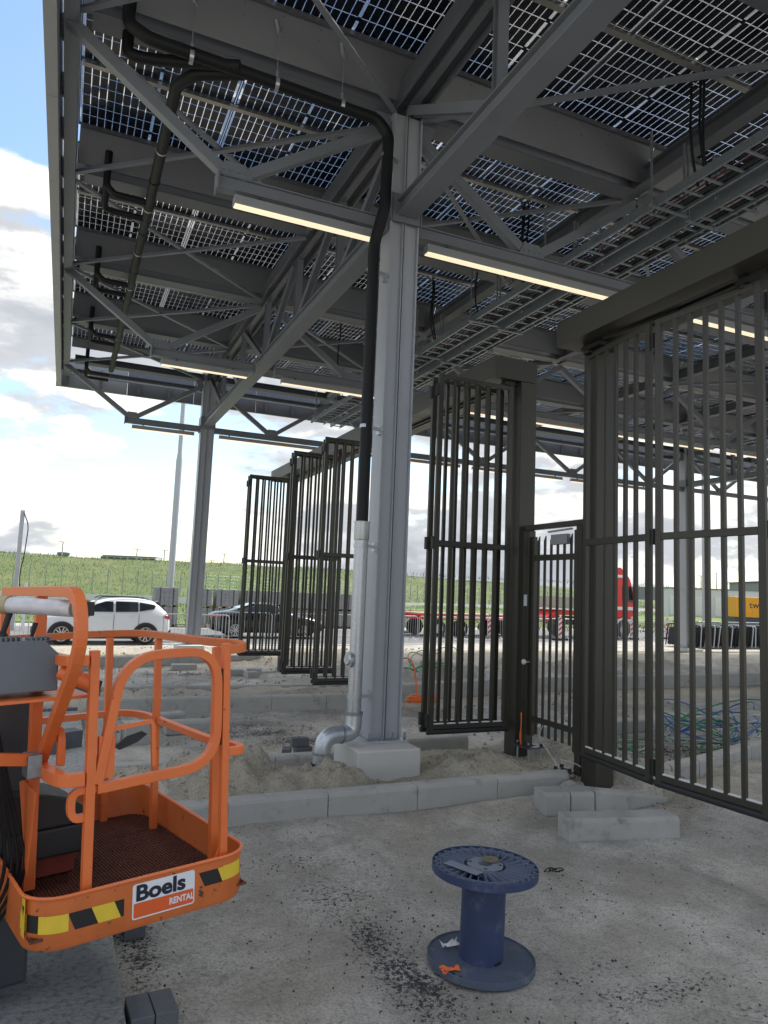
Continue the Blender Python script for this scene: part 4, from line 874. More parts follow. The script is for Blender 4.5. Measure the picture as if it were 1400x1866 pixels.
# hazard tape, stickers and lettering on the front of the toe board
def tape(xa, xb, z0, z1, ya=BY0-.0012):
    w = .075; x = xa; i = 0; sl = .03
    while x < xb:
        x2 = min(x+w*1.25, xb); poly = [(x, z1), (x2, z1), (min(x2+sl, xb), z0), (min(x+sl, xb), z0)]
        mb = MB().add([(p[0], ya, p[1]) for p in poly], [(0, 1, 2, 3)]); P('hazard_tape', mb, YEL if i % 2 else BLK); x = x2; i += 1
tape(-.145, -.025 + .0, -.105, -.04)
tape(-.715, -.485, -.135, -.065)
def arc_tape(pts, z0, z1, m, n0, n1):
    mb = MB(); k = pts[n0:n1+1]; vs = [(p[0], p[1], z0) for p in k]+[(p[0], p[1], z1) for p in k]; n = len(k)
    mb.add(vs, [(i, i+1, n+i+1, n+i) for i in range(n-1)]); P('hazard_tape', mb, m)
rr = rrect(BX0-.0015, BX1+.0015, BY0-.0015, BY1+.0015, .15, 8)      # corner arcs: 0-8 front right, 27-35 front left
arc_tape([(-.025, BY0-.0015)]+rr[0:9], -.100, -.035, YEL, 0, 5)
arc_tape(rr, -.130, -.062, YEL, 27, 29); arc_tape(rr, -.130, -.062, BLK, 29, 31); arc_tape(rr, -.133, -.064, YEL, 31, 35)
yb = BY0-.0014
def rq(x0, x1, z0, z1, m, y, name, r=.012):
    pts = rrect(x0, x1, z0, z1, r, 3); mb = MB().add([(p[0], y, p[1]) for p in pts], [tuple(range(len(pts)))]); return P(name, mb, m)
rq(-.45, -.165, -.165, -.018, STWH, yb, 'rental_sticker')
rq(-.444, -.171, -.159, -.098, STOR, yb-.0006, 'sticker_band', .006)
def text(s, size, x, z, m, y, off=0, sx=1.0):
    c = bpy.data.curves.new('lettering', 'FONT'); c.body = s; c.size = size; c.offset = off; c.extrude = .0003; c.materials.append(m)
    tmp = bpy.data.objects.new('tmp', c); COL.objects.link(tmp); bpy.context.view_layer.update()
    me = bpy.data.meshes.new_from_object(tmp); bpy.data.objects.remove(tmp); me.materials.clear(); me.materials.append(m)
    if off:                                                # heavier strokes: the outline swollen by a few copies
        n = len(me.vertices); co = np.zeros(n*3); me.vertices.foreach_get('co', co); co = co.reshape(-1, 3); fs = [tuple(p.vertices) for p in me.polygons]; V = []; F = []
        for k, (ax, ay) in enumerate([(off*math.cos(a), off*math.sin(a)) for a in np.linspace(0, 2*PI, 9)[:-1]]):
            V += (co+np.array([ax, ay, k*.00003])).tolist(); F += [tuple(i+k*n for i in f) for f in fs]
        me = bpy.data.meshes.new('lettering'); me.from_pydata(V, [], F); me.materials.append(m)
    o = bpy.data.objects.new('lettering', me); COL.objects.link(o); o.parent = bk; o.location = (x, y, z); o.rotation_euler = (PI/2, 0, 0); o.scale = (sx, 1, 1); return o
text('Boels', .090, -.438, -.088, NAVY, yb-.0012, .0016, 1.16); text('RENTAL', .038, -.285, -.140, STWH, yb-.0016, .0006, .84)
ys = MB().add([(BX0-.001, .26, -.15), (BX0-.001, .20, -.15), (BX0-.001, .20, -.01), (BX0-.001, .26, -.01)], [(0, 1, 2, 3)]); 
rr2 = [(-.853, -.0, 0)]
P('warning_sticker', MB().box(BX0-.002, BX0-.001, .02, .07, -.15, .0), YEL)
tri = MB().add([(BX0-.0026, .028, -.03), (BX0-.0026, .062, -.03), (BX0-.0026, .045, -.07)], [(0, 1, 2)]); P('warning_mark', tri, BLK)

# ------------------------------------------------------------------ CABLE REEL
rl = thing('cable_reel', 'empty dusty blue plastic cable reel standing on end in the foreground', 'cable reel', (-1.15, -4.14, .004), (math.radians(.6), math.radians(1.2), .3))
R1 = .31; ZT = .50; RIBM = mat('scuffed_rib', (.15, .18, .25), .6, 0, .15, 20)
def Q(name, mb, m, **k): return obj(name, mb, m, rl, local=True, **k)
fl = MB(); fl.disc_ring((0, 0), .10, R1, .012, .030, 64); fl.disc_ring((0, 0), R1-.006, R1+.001, 0, .040, 64); Q('bottom_flange', fl, BLUEG, bevel=.002)
hm = MB()
for r in (.155, .19, .225, .26, .285):
    for i in range(int(r*140)):
        a = 2*PI*i/int(r*140)+r*7
        if random.random() < .75: hm.disc_ring((r*math.cos(a), r*math.sin(a)), 0, .0028, .0302, .0308, 6)
h = Q('screw_holes', hm, BLK); h['kind'] = 'stuff'
for a in (3.30, 3.46): Q('flange_hole', MB().disc_ring((.285*math.cos(a), .285*math.sin(a)), 0, .011, .0302, .0312, 14), BLK)
Q('drum', MB().disc_ring((0, 0), .120, .128, .0305, ZT-.001, 48), BLUE, smooth=True)
Q('drum_slot', MB().box(-.025, .025, -.1295, -.120, .031, .046), BLK)
tf = MB(); tf.disc_ring((0, 0), .05, R1-.004, ZT, ZT+.006, 64); tf.disc_ring((0, 0), R1-.004, R1, ZT-.004, ZT+.040, 64); Q('top_flange', tf, BLUE, bevel=.0015)
Q('ring_rib', MB().disc_ring((0, 0), .262, .265, ZT+.0065, ZT+.037, 56), RIBM)
Q('ring_rib', MB().disc_ring((0, 0), .125, .129, ZT+.0065, ZT+.038, 48), RIBM)
n = 30
for i in range(n):
    a = 2*PI*i/n; b = a+.16; 
    if 3.55 < a % (2*PI) < 4.75 and False: continue
    mb = MB(); mb.beam((.129*math.cos(a), .129*math.sin(a), ZT+.0215), (.262*math.cos(b), .262*math.sin(b), ZT+.0215), .0038, .029); Q('spoke_rib', mb, RIBM)
n = 28
for i in range(n):
    a = 2*PI*i/n; b = 2*PI*(i+.5)/n; c = 2*PI*(i+1)/n
    mb = MB(); mb.beam((.266*math.cos(a), .266*math.sin(a), ZT+.021), (.305*math.cos(b), .305*math.sin(b), ZT+.021), .0036, .028); Q('rim_rib', mb, RIBM)
    mb = MB(); mb.beam((.305*math.cos(b), .305*math.sin(b), ZT+.0215), (.266*math.cos(c), .266*math.sin(c), ZT+.0215), .0036, .028); Q('rim_rib', mb, RIBM)
hub = MB(); pts = [(.118*math.cos(t), .118*math.sin(t)) for t in np.linspace(0, 2*PI, 9)[:-1]]
hub.disc_ring((0, 0), .045, .108, ZT+.030, ZT+.043, 10); hub.disc_ring((0, 0), .040, .045, ZT-.08, ZT+.043, 28); HUBM = mat('dusty_hub', (.20, .225, .27), .7, 0, .2, 14); Q('hub_plate', hub, HUBM, bevel=.002)
for a in (.4, 2.2, 3.9, 5.4): Q('hub_slot', MB().disc_ring((.088*math.cos(a), .088*math.sin(a)), 0, .011, ZT+.0432, ZT+.0442, 10), BLK)
sp = MB(); sp.box(-.115, .115, -.036, .036, 0, .006); s_ = Q('label_plate', sp, HUBM, bevel=.003); s_.location = (-.165, .02, ZT+.0415); s_.rotation_euler = (0, 0, -1.45)
t = thing('metal_disc', 'small rusty metal disc lying on top of the blue cable reel', 'disc', (-1.085, -4.115, ZT+.055))
obj('disc', MB().disc_ring((0, 0), .010, .050, 0, .004, 30), BRASS, t, local=True); obj('disc_hub', MB().disc_ring((0, 0), .008, .018, .0045, .007, 16), GALVD, t, local=True)
def crumple(name, label, cat, loc, s, m, seed):
    rs = np.random.RandomState(seed); g = 5; V = [(s*(i-g/2)/g*1.6+rs.randn()*s*.06, s*(j-g/2)/g*.8+rs.randn()*s*.06, abs(rs.randn())*s*.16) for i in range(g+1) for j in range(g+1)]
    V = [(x*(1-.5*math.exp(-(x/s*4)**2)*0)+0, y*(.35+1.3*abs(x)/s), z) for x, y, z in V]
    F = [(i*(g+1)+j, i*(g+1)+j+1, (i+1)*(g+1)+j+1, (i+1)*(g+1)+j) for i in range(g) for j in range(g)]
    mb = MB().add(V, F); o = obj(name, mb, m); o.location = loc; so = o.modifiers.new('th', 'SOLIDIFY'); so.thickness = .001; tag(o, label, cat); return o
crumple('orange_scrap', 'torn orange plastic scrap lying on the lower flange of the cable reel', 'scrap', (-1.405, -4.235, .042), .065, CORO, 3)
crumple('white_rag', 'crumpled white plastic scrap tucked behind the drum of the cable reel', 'scrap', (-1.27, -4.00, .05), .07, WHITE, 5)

# ------------------------------------------------------------------ LOOSE KERBS, PAVERS, CABLES ON THE GROUND
def block(name, label, cat, x, y, z, l, w, h, rz, m, bev=.012, group=None, tilt=0.0, chamfer=True):
    mb = MB(); c = .03 if chamfer else .004
    mb.prism([(-w/2, 0), (w/2, 0), (w/2, h), (-w/2+c, h), (-w/2, h-c)], -l/2, l/2, 'x'); o = obj(name, mb, m, bevel=bev); o.location = (x, y, z); o.rotation_euler = (tilt, 0, rz); return tag(o, label, cat, group)
def hz(x, y): return float(H(np.array([x]), np.array([y]))[0])
block('loose_kerb', 'loose straight kerb stone lying nearest, in front of the pile by the second gate', 'kerb stone', 1.24, -2.60, -.01, 1.08, .24, .20, -.21, CONC)
block('loose_kerb', 'short stacked kerb stone at the left end of the loose pile', 'kerb stone', 1.08, -1.83, 0.0, .27, .26, .22, -.15, CONC)
block('loose_kerb', 'short kerb stone in the middle of the loose pile, with a dark joint on its right', 'kerb stone', 1.35, -1.88, 0.0, .25, .26, .22, -.2, CONC)
mb = MB(); mb.prism([(-.45, 0), (.45, 0), (.45, .10), (-.45, .22)], -.11, .11, 'y'); o = obj('loose_kerb', mb, CONC, bevel=.012); o.location = (1.93, -1.93, 0.0); o.rotation_euler = (0, 0, -.06); tag(o, 'tapered drop kerb stone sloping down to the right end of the loose pile', 'kerb stone')
BR = [(-.72, .90, .15, .15, 'dark grey paver lower right of the small stack left of the main column'), (-.80, .98, .15, .45, 'dark grey paver lying behind the small stack left of the main column')]
block('paver', 'dark grey paver at the bottom of the little stack left of the main column', 'paver', -.70, .72, hz(-.7, .72)+.10, .21, .105, .10, .1, BRICKM, .004, chamfer=False)
block('paver', 'dark grey paver on top of the little stack left of the main column', 'paver', -.74, .74, hz(-.7, .72)+.205, .21, .105, .10, -.05, BRICKM, .004, chamfer=False)
block('paver', 'dark grey paver leaning behind the little stack left of the main column', 'paver', -.86, .86, hz(-.8, .9)+.08, .21, .105, .10, 1.2, BRICKM, .004, chamfer=False)
block('concrete_cube', 'squarish pale concrete block seen through the hoop gate of the basket', 'block', -2.50, 2.35, hz(-2.5, 2.35), .30, .28, .28, .15, CONC, chamfer=False)
block('loose_kerb', 'pale kerb piece standing behind the basket hinge post', 'kerb stone', -2.86, 2.55, hz(-2.8, 2.5), .16, .5, .32, .2, CONC)
block('loose_kerb', 'pale flat kerb stone lying right of the squarish block', 'kerb stone', -1.60, 2.95, hz(-1.6, 2.95), .9, .22, .18, .05, CONC)
block('loose_kerb', 'pale kerb stone lying askew behind the flat one, beyond the basket', 'kerb stone', -2.05, 3.55, hz(-2, 3.5), .75, .22, .2, .35, CONC)
block('paver', 'dark grey paver on the left part of the paved path beyond the basket', 'paver', -3.33, 1.75, .10, .26, .22, .2, .5, BRICKM, .006, chamfer=False)
block('paver', 'smaller dark grey paver leaning on the one on the paved path', 'paver', -3.47, 1.48, .10, .14, .2, .16, .0, BRICKM, .006, chamfer=False)
block('paver', 'dark grey slab standing on the sand between the far kerbs', 'paver', -3.02, 5.6, hz(-2.9, 5.6), .42, .2, .22, .2, BRICKM, .01, chamfer=False)
block('paver', 'dark paver half hidden under the front of the orange basket', 'paver', -2.98, -3.12, 0.0, .12, .22, .10, .05, BRICKM, .004, chamfer=False)
block('paver', 'dark paver at the bottom edge beside the paved path, the left of two', 'paver', -3.035, -4.13, 0.0, .105, .21, .10, .06, BRICKM, .004, chamfer=False)
block('paver', 'dark paver at the bottom edge beside the paved path, the right of two', 'paver', -2.925, -4.125, 0.0, .105, .21, .10, .07, BRICKM, .004, chamfer=False)
block('broken_stone', 'rough grey stone lump on the far strip of sand left of the far column', 'stone', -3.0, 10.8, hz(-3, 10.8), .5, .3, .28, .6, CONC, .04, chamfer=False)
for i, (x, y, s, r, lb) in enumerate(((.35, 9.7, .5, .1, 'pale paver block farthest left near the far gate post'), (.95, 9.9, .35, -.3, 'pale paver block beside the foot of the far gate post'), (.75, 9.35, .3, .2, 'small pale paver chip in front of the far gate post'), (-.6, 10.9, .6, 0, 'pale flat block against the far kerb behind the basket'))):
    block('loose_block', lb, 'block', x, y, hz(x, y), s, .25, .14, r, CONC, .01, chamfer=False)
def coil(name, label, c, n, r, m, th=.012, flat=.35, rz=.0, h=.0, seed=1):
    rs = random.Random(seed); pts = []
    for i in range(n*14):
        a = 2*PI*i/14; rr = r*(1+.14*math.sin(i*.37+seed)+rs.uniform(-.04, .04)); pts.append((c[0]+rr*math.cos(a), c[1]+rr*math.sin(a)*.6, c[2]+.02+.012*(i/14)+.02*math.sin(a*1.3+i)+rs.uniform(0, .01)))
    o = obj(name, MB().tube(pts, th, 6), m, smooth=True, auto=False); return tag(o, label, 'cable')
coil('orange_cable_coil', 'coil of bright orange cable lying on the ground right of the main column', (2.78, 4.35, .08), 7, .30, CORO, .016)
t = tag(obj('orange_cable', MB().tube(curve([(2.7, 4.4, .1), (2.68, 4.6, .9), (2.8, 5.6, .75), (3.0, 6.6, .35), (3.1, 7.2, .1)], .5, 6), .018, 6), CORO, smooth=True), 'thin orange cable rising from the coil in a tall loop', 'cable')
def tangle(label, c, n, r, mats, sx, sy, sz, seed, name='cable_tangle', th=.011):
    t = thing(name, label, 'cables', (c[0], c[1], c[2])); rs = random.Random(seed)
    for i in range(n):
        a0 = rs.uniform(0, 6.28); pts = []; cx = rs.uniform(-.3, .3)*sx; cy = rs.uniform(-.3, .3)*sy; ax = rs.uniform(.4, 1)*sx; ay = rs.uniform(.3, 1)*sy; hh = rs.uniform(.2, 1)*sz; ph = rs.uniform(0, 6.28); span = rs.uniform(2.2, 6.5)
        for j in range(22):
            a = a0+span*j/21; pts.append((cx+ax*math.cos(a), cy+ay*math.sin(a), max(.0, hh*(.55+.45*math.sin(a*1.2+ph)))+rs.uniform(0, .02)))
        obj('cable', MB().tube(curve(pts, .2, 2), th, 5), rs.choice(mats), t, local=True, smooth=True, auto=False)
tangle('tangle of green and grey cables in the pit behind the second gate', (5.7, .35, .02), 24, 1, [CGRN, CGRN, CGRY, CGRY, CGRY, CBLU], 1.1, .7, .62, 5)
tangle('green cables lying low in the gravel behind the second gate leaf', (3.7, .15, 0.0), 9, 1, [CGRN, CGRN, CGRY], .7, .35, .14, 8)
tangle('bunch of green cables standing up beyond the orange coil', (4.9, 8.0, .05), 13, 1, [CGRN, CGRN, mat('pale_green_cable', (.2, .5, .32), .5)], .62, .4, .75, 12)
tangle('green cables on the sand near the far column, right of the far gate post', (2.3, 12.6, .12), 5, 1, [CGRN], .8, .2, .1, 15)
tangle('thin dark wire scrap lying on the ground right of the cable reel', (.12, -3.15, .005), 2, 1, [PIPE], .12, .06, .03, 18, 'wire_scrap', .004)
crumple('scrap', 'tiny brown scrap on the ground in the lower left', 'scrap', (-2.98, -4.0, .02), .05, BRICKM, 9) if 0 else None

# ------------------------------------------------------------------ VEHICLES
def interp(st, x, k):
    for a, b in zip(st[:-1], st[1:]):
        if a[0] <= x <= b[0]: t = (x-a[0])/(b[0]-a[0]); return a[k]*(1-t)+b[k]*t
    return st[0][k] if x < st[0][0] else st[-1][k]
def car(name, label, st, paint, wb, side_wins, front_win, rear_win, loc, rz, wheel_r=.34, cladding=True, lights=None, rails=False):
    t = thing(name, label, 'car', (loc[0], loc[1], 0), (0, 0, rz))
    # station: x, z_bottom, z_belt, z_top, half width low, half width belt, half width roof
    ring = lambda s: [(-1, 0, s[1]), (s[4]*.86, s[1]), (s[4], s[1]+.10), (s[4]+.012, (s[1]+s[2])*.5), (s[5], s[2]), (s[6]+(s[5]-s[6])*.12, s[3]-.05 if s[3]-s[2] > .12 else s[2]+(s[3]-s[2])*.6), (s[6]*.75, s[3]-.004), (0, s[3])]
    V = []; F = []; prof = []
    for s in st:
        r = [(0, s[1])]+[p for p in ring(s)[1:]]; full = [(y, z) for y, z in r]+[(-y, z) for y, z in r[-2:0:-1]]; prof.append([(s[0], y, z) for y, z in full])
    n = len(prof[0])
    for p in prof: V += p
    for i in range(len(st)-1):
        for j in range(n): F.append((i*n+j, i*n+(j+1) % n, (i+1)*n+(j+1) % n, (i+1)*n+j))
    F.append(tuple(range(n))); F.append(tuple(reversed(range((len(st)-1)*n, len(st)*n))))
    b = obj('body', MB().add(V, F), paint, t, local=True, smooth=True, auto=False); sub = b.modifiers.new('s', 'SUBSURF'); sub.levels = 1; sub.render_levels = 2
    def sy(x, z):
        zb, zt, wb_, wr = interp(st, x, 2), interp(st, x, 3), interp(st, x, 5), interp(st, x, 6)
        tt = max(0, min(1, (z-zb)/max(.01, zt-zb))); return wb_+(wr+(wb_-wr)*.12-wb_)*tt
    for poly in side_wins:
        for s in (-1, 1):
            mb = MB(); vo = [(x, s*(sy(x, z)+.012), z) for x, z in poly]; vi = [(x, s*(sy(x, z)-.03), z) for x, z in poly]; n_ = len(poly)
            mb.add(vo+vi, [tuple(range(n_)), tuple(reversed(range(n_, 2*n_)))]+[(i, (i+1) % n_, n_+(i+1) % n_, n_+i) for i in range(n_)]); obj('side_window', mb, DGLASS, t, local=True)
    for q, nm in ((front_win, 'windscreen'), (rear_win, 'rear_window')):
        (xa, za, ya), (xb, zb_, yb_) = q; mb = MB(); up = .02; mb.add([(xa, -ya, za), (xa, ya, za), (xb, yb_, zb_), (xb, -yb_, zb_), (xa, -ya, za-.03), (xa, ya, za-.03), (xb, yb_, zb_-.03), (xb, -yb_, zb_-.03)], [(0, 1, 2, 3), (7, 6, 5, 4), (0, 4, 5, 1), (1, 5, 6, 2), (2, 6, 7, 3), (3, 7, 4, 0)]); obj(nm, mb, DGLASS, t, local=True)
    for x in wb:
        for s in (-1, 1):
            yw = interp(st, x, 4)
            arch = MB(); k = 16; pts = [(x+(wheel_r+.075)*math.cos(a), wheel_r-.02+(wheel_r+.075)*math.sin(a)) for a in np.linspace(0, PI, k)]
            arch.prism(pts+[(x-wheel_r-.075, .22), (x+wheel_r+.075, .22)], s*(yw-.04), s*(yw+.022), 'y'); obj('wheel_arch', arch, CLAD if cladding else BLK, t, local=True)
            w = MB(); w.tube([(x, s*(yw-.16), wheel_r), (x, s*(yw-.155), wheel_r), (x, s*(yw+.02), wheel_r), (x, s*(yw+.034), wheel_r)], [wheel_r-.02, wheel_r, wheel_r, wheel_r-.02], 28); wo = obj('wheel', w, TYRE, t, local=True, smooth=True)
            r = MB(); 
            for i in range(10):
                a = 2*PI*i/10; d = .07 if i % 2 else -.03; r.beam((x, s*(yw+.040), wheel_r), (x+(wheel_r*.64)*math.cos(a+d), s*(yw+.040), wheel_r+(wheel_r*.64)*math.sin(a+d)), .034, .014, up=(0, s, 0))
            rr = [(x+wheel_r*.66*math.cos(a), s*(yw+.038), wheel_r+wheel_r*.66*math.sin(a)) for a in np.linspace(0, 2*PI, 25)[:-1]]; r.tube(rr, .016, 6, closed=True); obj('rim', r, RIM, wo, local=True)
    for s in (-1, 1):
        sx = st[0][0]; xm = interp(st, 0, 0); mb = MB(); mm = side_wins[0][0][0]; mb.box(mm+.02, mm+.16, s*(sy(mm, side_wins[0][0][1])+.02), s*(sy(mm, side_wins[0][0][1])+.18), side_wins[0][0][1]-.0, side_wins[0][0][1]+.12); obj('wing_mirror', mb, BLK if cladding else paint, t, local=True, bevel=.02)
        for hx in [w_[0][0]+.75*(w_[1][0]-w_[0][0]) for w_ in side_wins[:2]]:
            obj('door_handle', MB().box(hx-.1, hx+.1, s*(sy(hx, .5)+.012), s*(sy(hx, .5)+.035), interp(st, hx, 2)-.13, interp(st, hx, 2)-.105), paint, t, local=True, bevel=.005)
        if rails: obj('roof_rail', MB().tube([(-.25, s*.52, 1.50), (-.1, s*.54, 1.57), (1.2, s*.54, 1.57), (1.4, s*.52, 1.50)], .016, 8), BLK, t, local=True, smooth=True)
        for (x0, x1, z0, z1, m, nm) in lights:
            ya, yb2 = interp(st, x0, 5), interp(st, x1, 5); mb = MB(); mb.add([(x0, s*(ya+.012), z0), (x1, s*(yb2+.012), z0), (x1, s*(yb2+.012), z1), (x0, s*(ya+.012), z1), (x0, s*(ya-.2), z0), (x1, s*(yb2-.2), z0), (x1, s*(yb2-.2), z1), (x0, s*(ya-.2), z1)], [(0, 1, 2, 3), (7, 6, 5, 4), (0, 4, 5, 1), (1, 5, 6, 2), (2, 6, 7, 3), (3, 7, 4, 0)]); obj(nm, mb, m, t, local=True)
    if cladding: 
        for s in (-1, 1): obj('sill', MB().box(wb[0]+.4, wb[1]-.4, s*(interp(st, 0, 4)-.06), s*(interp(st, 0, 4)+.02), .2, .36), CLAD, t, local=True, bevel=.01)
        obj('rear_bumper', MB().box(st[-1][0]-.12, st[-1][0]+.02, -.75, .75, .28, .5), CLAD, t, local=True, bevel=.04); obj('front_bumper', MB().box(st[0][0]-.02, st[0][0]+.12, -.75, .75, .25, .5), CLAD, t, local=True, bevel=.04)
    # door shut lines as thin recess covers
    for dx in [w_[1][0]+.03 for w_ in side_wins[:2]]:
        for s in (-1, 1): obj('door_gap', MB().box(dx-.005, dx+.005, s*(interp(st, dx, 4)+.006), s*(interp(st, dx, 4)+.017), .35, interp(st, dx, 2)-.02), BLK, t, local=True)
    return t
suv = [(-2.15, .40, .62, .66, .62, .60, .45), (-2.05, .27, .80, .90, .80, .76, .62), (-1.75, .22, .90, .99, .875, .83, .70), (-1.2, .22, .95, 1.04, .885, .86, .72), (-.80, .22, .98, 1.08, .89, .87, .70), (-.35, .22, 1.0, 1.36, .89, .87, .60), (.10, .22, 1.01, 1.51, .89, .87, .62), (.70, .22, 1.02, 1.55, .89, .87, .63), (1.25, .22, 1.04, 1.53, .89, .87, .62), (1.65, .23, 1.06, 1.46, .885, .86, .58), (1.92, .26, 1.05, 1.22, .86, .82, .60), (2.08, .32, .95, 1.03, .80, .76, .60), (2.15, .42, .72, .78, .66, .64, .5)]
car('parked_car', 'white SUV with black wheel arches parked behind the orange basket', suv, WHITEP, (-1.32, 1.29), [[(-.72, 1.07), (.22, 1.08), (.22, 1.42), (-.02, 1.42), (-.30, 1.32)], [(.30, 1.08), (1.02, 1.10), (1.02, 1.42), (.30, 1.43)], [(1.07, 1.11), (1.55, 1.20), (1.62, 1.33), (1.07, 1.41)]],
    ((-.80, 1.11, .66), (-.30, 1.42, .56)), ((1.68, 1.47, .55), (1.95, 1.16, .62)), (-2.20, 18.75), .07, .345, True, [(-2.10, -1.86, .78, .90, RIM, 'headlight'), (1.86, 2.08, .86, .98, LAMPR, 'tail_light')], True)
sed = [(-2.43, .42, .72, .80, .70, .66, .5), (-2.34, .28, .90, .99, .84, .78, .66), (-2.0, .22, .94, 1.06, .90, .85, .72), (-1.55, .20, .94, 1.09, .92, .88, .70), (-1.15, .20, .93, 1.26, .925, .885, .60), (-.6, .20, .92, 1.43, .925, .885, .58), (0, .20, .91, 1.46, .925, .885, .60), (.45, .20, .90, 1.38, .925, .885, .60), (.95, .20, .89, 1.10, .92, .88, .66), (1.2, .20, .88, .99, .92, .87, .72), (1.8, .22, .80, .90, .90, .84, .70), (2.25, .26, .68, .78, .82, .76, .60), (2.43, .36, .56, .62, .64, .58, .45)]
car('parked_car', 'black saloon car with red tail lights parked behind the far column', sed, BLACKP, (-1.42, 1.43), [[(-.58, .97), (.05, .96), (.05, 1.35), (-.45, 1.36), (-.62, 1.32)][::-1] and [(-.55, .98), (.05, .97), (.05, 1.37), (-.45, 1.36)], [(.12, .97), (.80, .96), (.45, 1.28), (.12, 1.36)], [(-1.15, 1.05), (-.62, .99), (-.55, 1.33), (-.80, 1.27)]],
    ((.98, 1.06, .66), (.42, 1.40, .56)), ((-.62, 1.43, .55), (-1.30, 1.20, .62)), (4.45, 22.4), -.04, .33, False, [(1.95, 2.28, .64, .75, RIM, 'headlight'), (-2.38, -2.02, .76, .93, LAMPR, 'tail_light')])
def truck():
    t = thing('truck', 'red articulated lorry with a low-loader trailer standing beyond the barriers', 'truck', (25.6, 25.7, 0), (0, 0, .07))
    body = [(-1.3, .75), (.95, .55), (1.02, 1.6), (.98, 2.0), (.72, 3.1), (.55, 3.45), (-.1, 4.02), (-1.25, 4.05)]
    cab = obj('cab', MB().prism(body, -1.22, 1.22, 'y'), REDP, t, local=True, bevel=.06)
    for s in (-1, 1):
        obj('side_window', MB().prism([(-.05, 2.15), (.78, 2.05), (.62, 2.95), (-.05, 2.95)], s*1.215, s*1.235, 'y'), DGLASS, t, local=True)
        obj('stripe', MB().box(-1.28, .9, s*1.221, s*1.232, 1.62, 1.80), WHITE, t, local=True); obj('stripe', MB().box(-1.28, .0, s*1.221, s*1.232, 3.45, 3.6), WHITE, t, local=True)
        obj('mirror', MB().box(.72, .95, s*1.25, s*1.50, 2.2, 3.0), BLK, t, local=True, bevel=.03)
        a = MB(); pts = [(.05+.66*math.cos(q), .52+.66*math.sin(q)) for q in np.linspace(0, PI, 14)]; a.prism(pts, s*1.2, s*1.245, 'y'); obj('wheel_arch', a, WHITE, t, local=True)
        a = MB(); pts = [(.05+.56*math.cos(q), .52+.56*math.sin(q)) for q in np.linspace(0, PI, 14)]; a.prism(pts, s*1.2, s*1.252, 'y'); obj('wheel_well', a, BLK, t, local=True)
    obj('windscreen', MB().add([(1.0, -1.05, 2.1), (1.0, 1.05, 2.1), (.76, 1.0, 3.05), (.76, -1.0, 3.05)], [(0, 1, 2, 3)]), DGLASS, t, local=True)
    obj('grille', MB().box(1.0, 1.06, -.8, .8, .9, 1.85), BLK, t, local=True); obj('front_bumper', MB().box(.9, 1.1, -1.2, 1.2, .35, .85), REDP, t, local=True, bevel=.04)
    def wheel(x, r=.5, m=RIM):
        for s in (-1, 1):
            w = MB(); w.tube([(x, s*.95, r), (x, s*1.24, r)], r, 22); wo = obj('wheel', w, TYRE, t, local=True, smooth=True); w = MB(); w.tube([(x, s*1.245, r), (x, s*1.255, r)], r*.55, 16); obj('rim', w, m, wo, local=True)
    wheel(.05); wheel(-2.9)
    obj('chassis', MB().box(-4.2, -1.35, -.45, .45, .7, 1.0), DARKST, t, local=True); obj('fuel_tank', MB().box(-2.2, -1.45, -1.15, -.5, .5, 1.05), GALVD, t, local=True, bevel=.08); obj('mudguard', MB().box(-3.6, -2.2, -1.2, 1.2, 1.08, 1.14), BLK, t, local=True)
    obj('trailer_neck', MB().prism([(-4.6, 1.25), (-1.7, 1.25), (-1.7, 1.48), (-4.4, 1.5), (-5.6, 1.12), (-5.6, .85)], -1.2, 1.2, 'y'), REDP, t, local=True, bevel=.02)
    obj('trailer_deck', MB().box(-13.4, -5.55, -1.25, 1.25, .86, 1.12), REDP, t, local=True, bevel=.02); obj('deck_boards', MB().box(-13.3, -5.6, -1.2, 1.2, 1.121, 1.16), mat('deck_wood', (.3, .25, .17), .8), t, local=True)
    for x in (-6.6, -7.8, -11.0, -12.3): wheel(x, .42, OFFW)
    obj('stripe', MB().box(-13.2, -5.8, -1.262, -1.252, .93, .99), WHITE, t, local=True)
    obj('load_slab', MB().box(-4.6, -2.0, -1.1, 1.1, 1.60, 2.25), mat('load_beige', (.36, .35, .29), .8, 0, .1, 2), t, local=True, bevel=.02)
truck()

# ------------------------------------------------------------------ BARRIERS, MARKER BOARDS, PALLETS, POSTS
def barrier_proto():
    t = thing('crowd_barrier', '', 'barrier', (0, 0, 0)); L_ = 2.2
    obj('frame', MB().tube(curve([(0, 0, .12), (0, 0, 1.08), (L_, 0, 1.08), (L_, 0, .12)], .15, 5), .019, 8), BARR, t, local=True, smooth=True)
    obj('lower_rail', MB().tube([(.0, 0, .16), (L_, 0, .16)], .014, 6), BARR, t, local=True)
    b = MB()
    for i in range(1, 18): b.tube([(i*L_/18, 0, .17), (i*L_/18, 0, 1.07)], .0075, 5)
    o = obj('bars', b, BARR, t, local=True); o['kind'] = 'stuff'
    for x in (.25, L_-.25): obj('foot', MB().tube(curve([(x, -.3, .02), (x, -.1, .10), (x, 0, .16), (x, .1, .10), (x, .3, .02)], .08, 3), .014, 6), BARR, t, local=True)
    return t
bp = barrier_proto(); n = 0
bl = [(-6.6, 17.3, -.02, 'crowd barrier standing in front of the nose of the white car'), (-.35, 17.35, .02, 'crowd barrier behind the rear end of the white car'), (2.0, 20.4, .03, 'crowd barrier in front of the boot of the black car'), (4.3, 20.5, .03, 'crowd barrier in front of the doors of the black car'), (6.6, 20.7, .06, 'crowd barrier in front of the bonnet of the black car')]
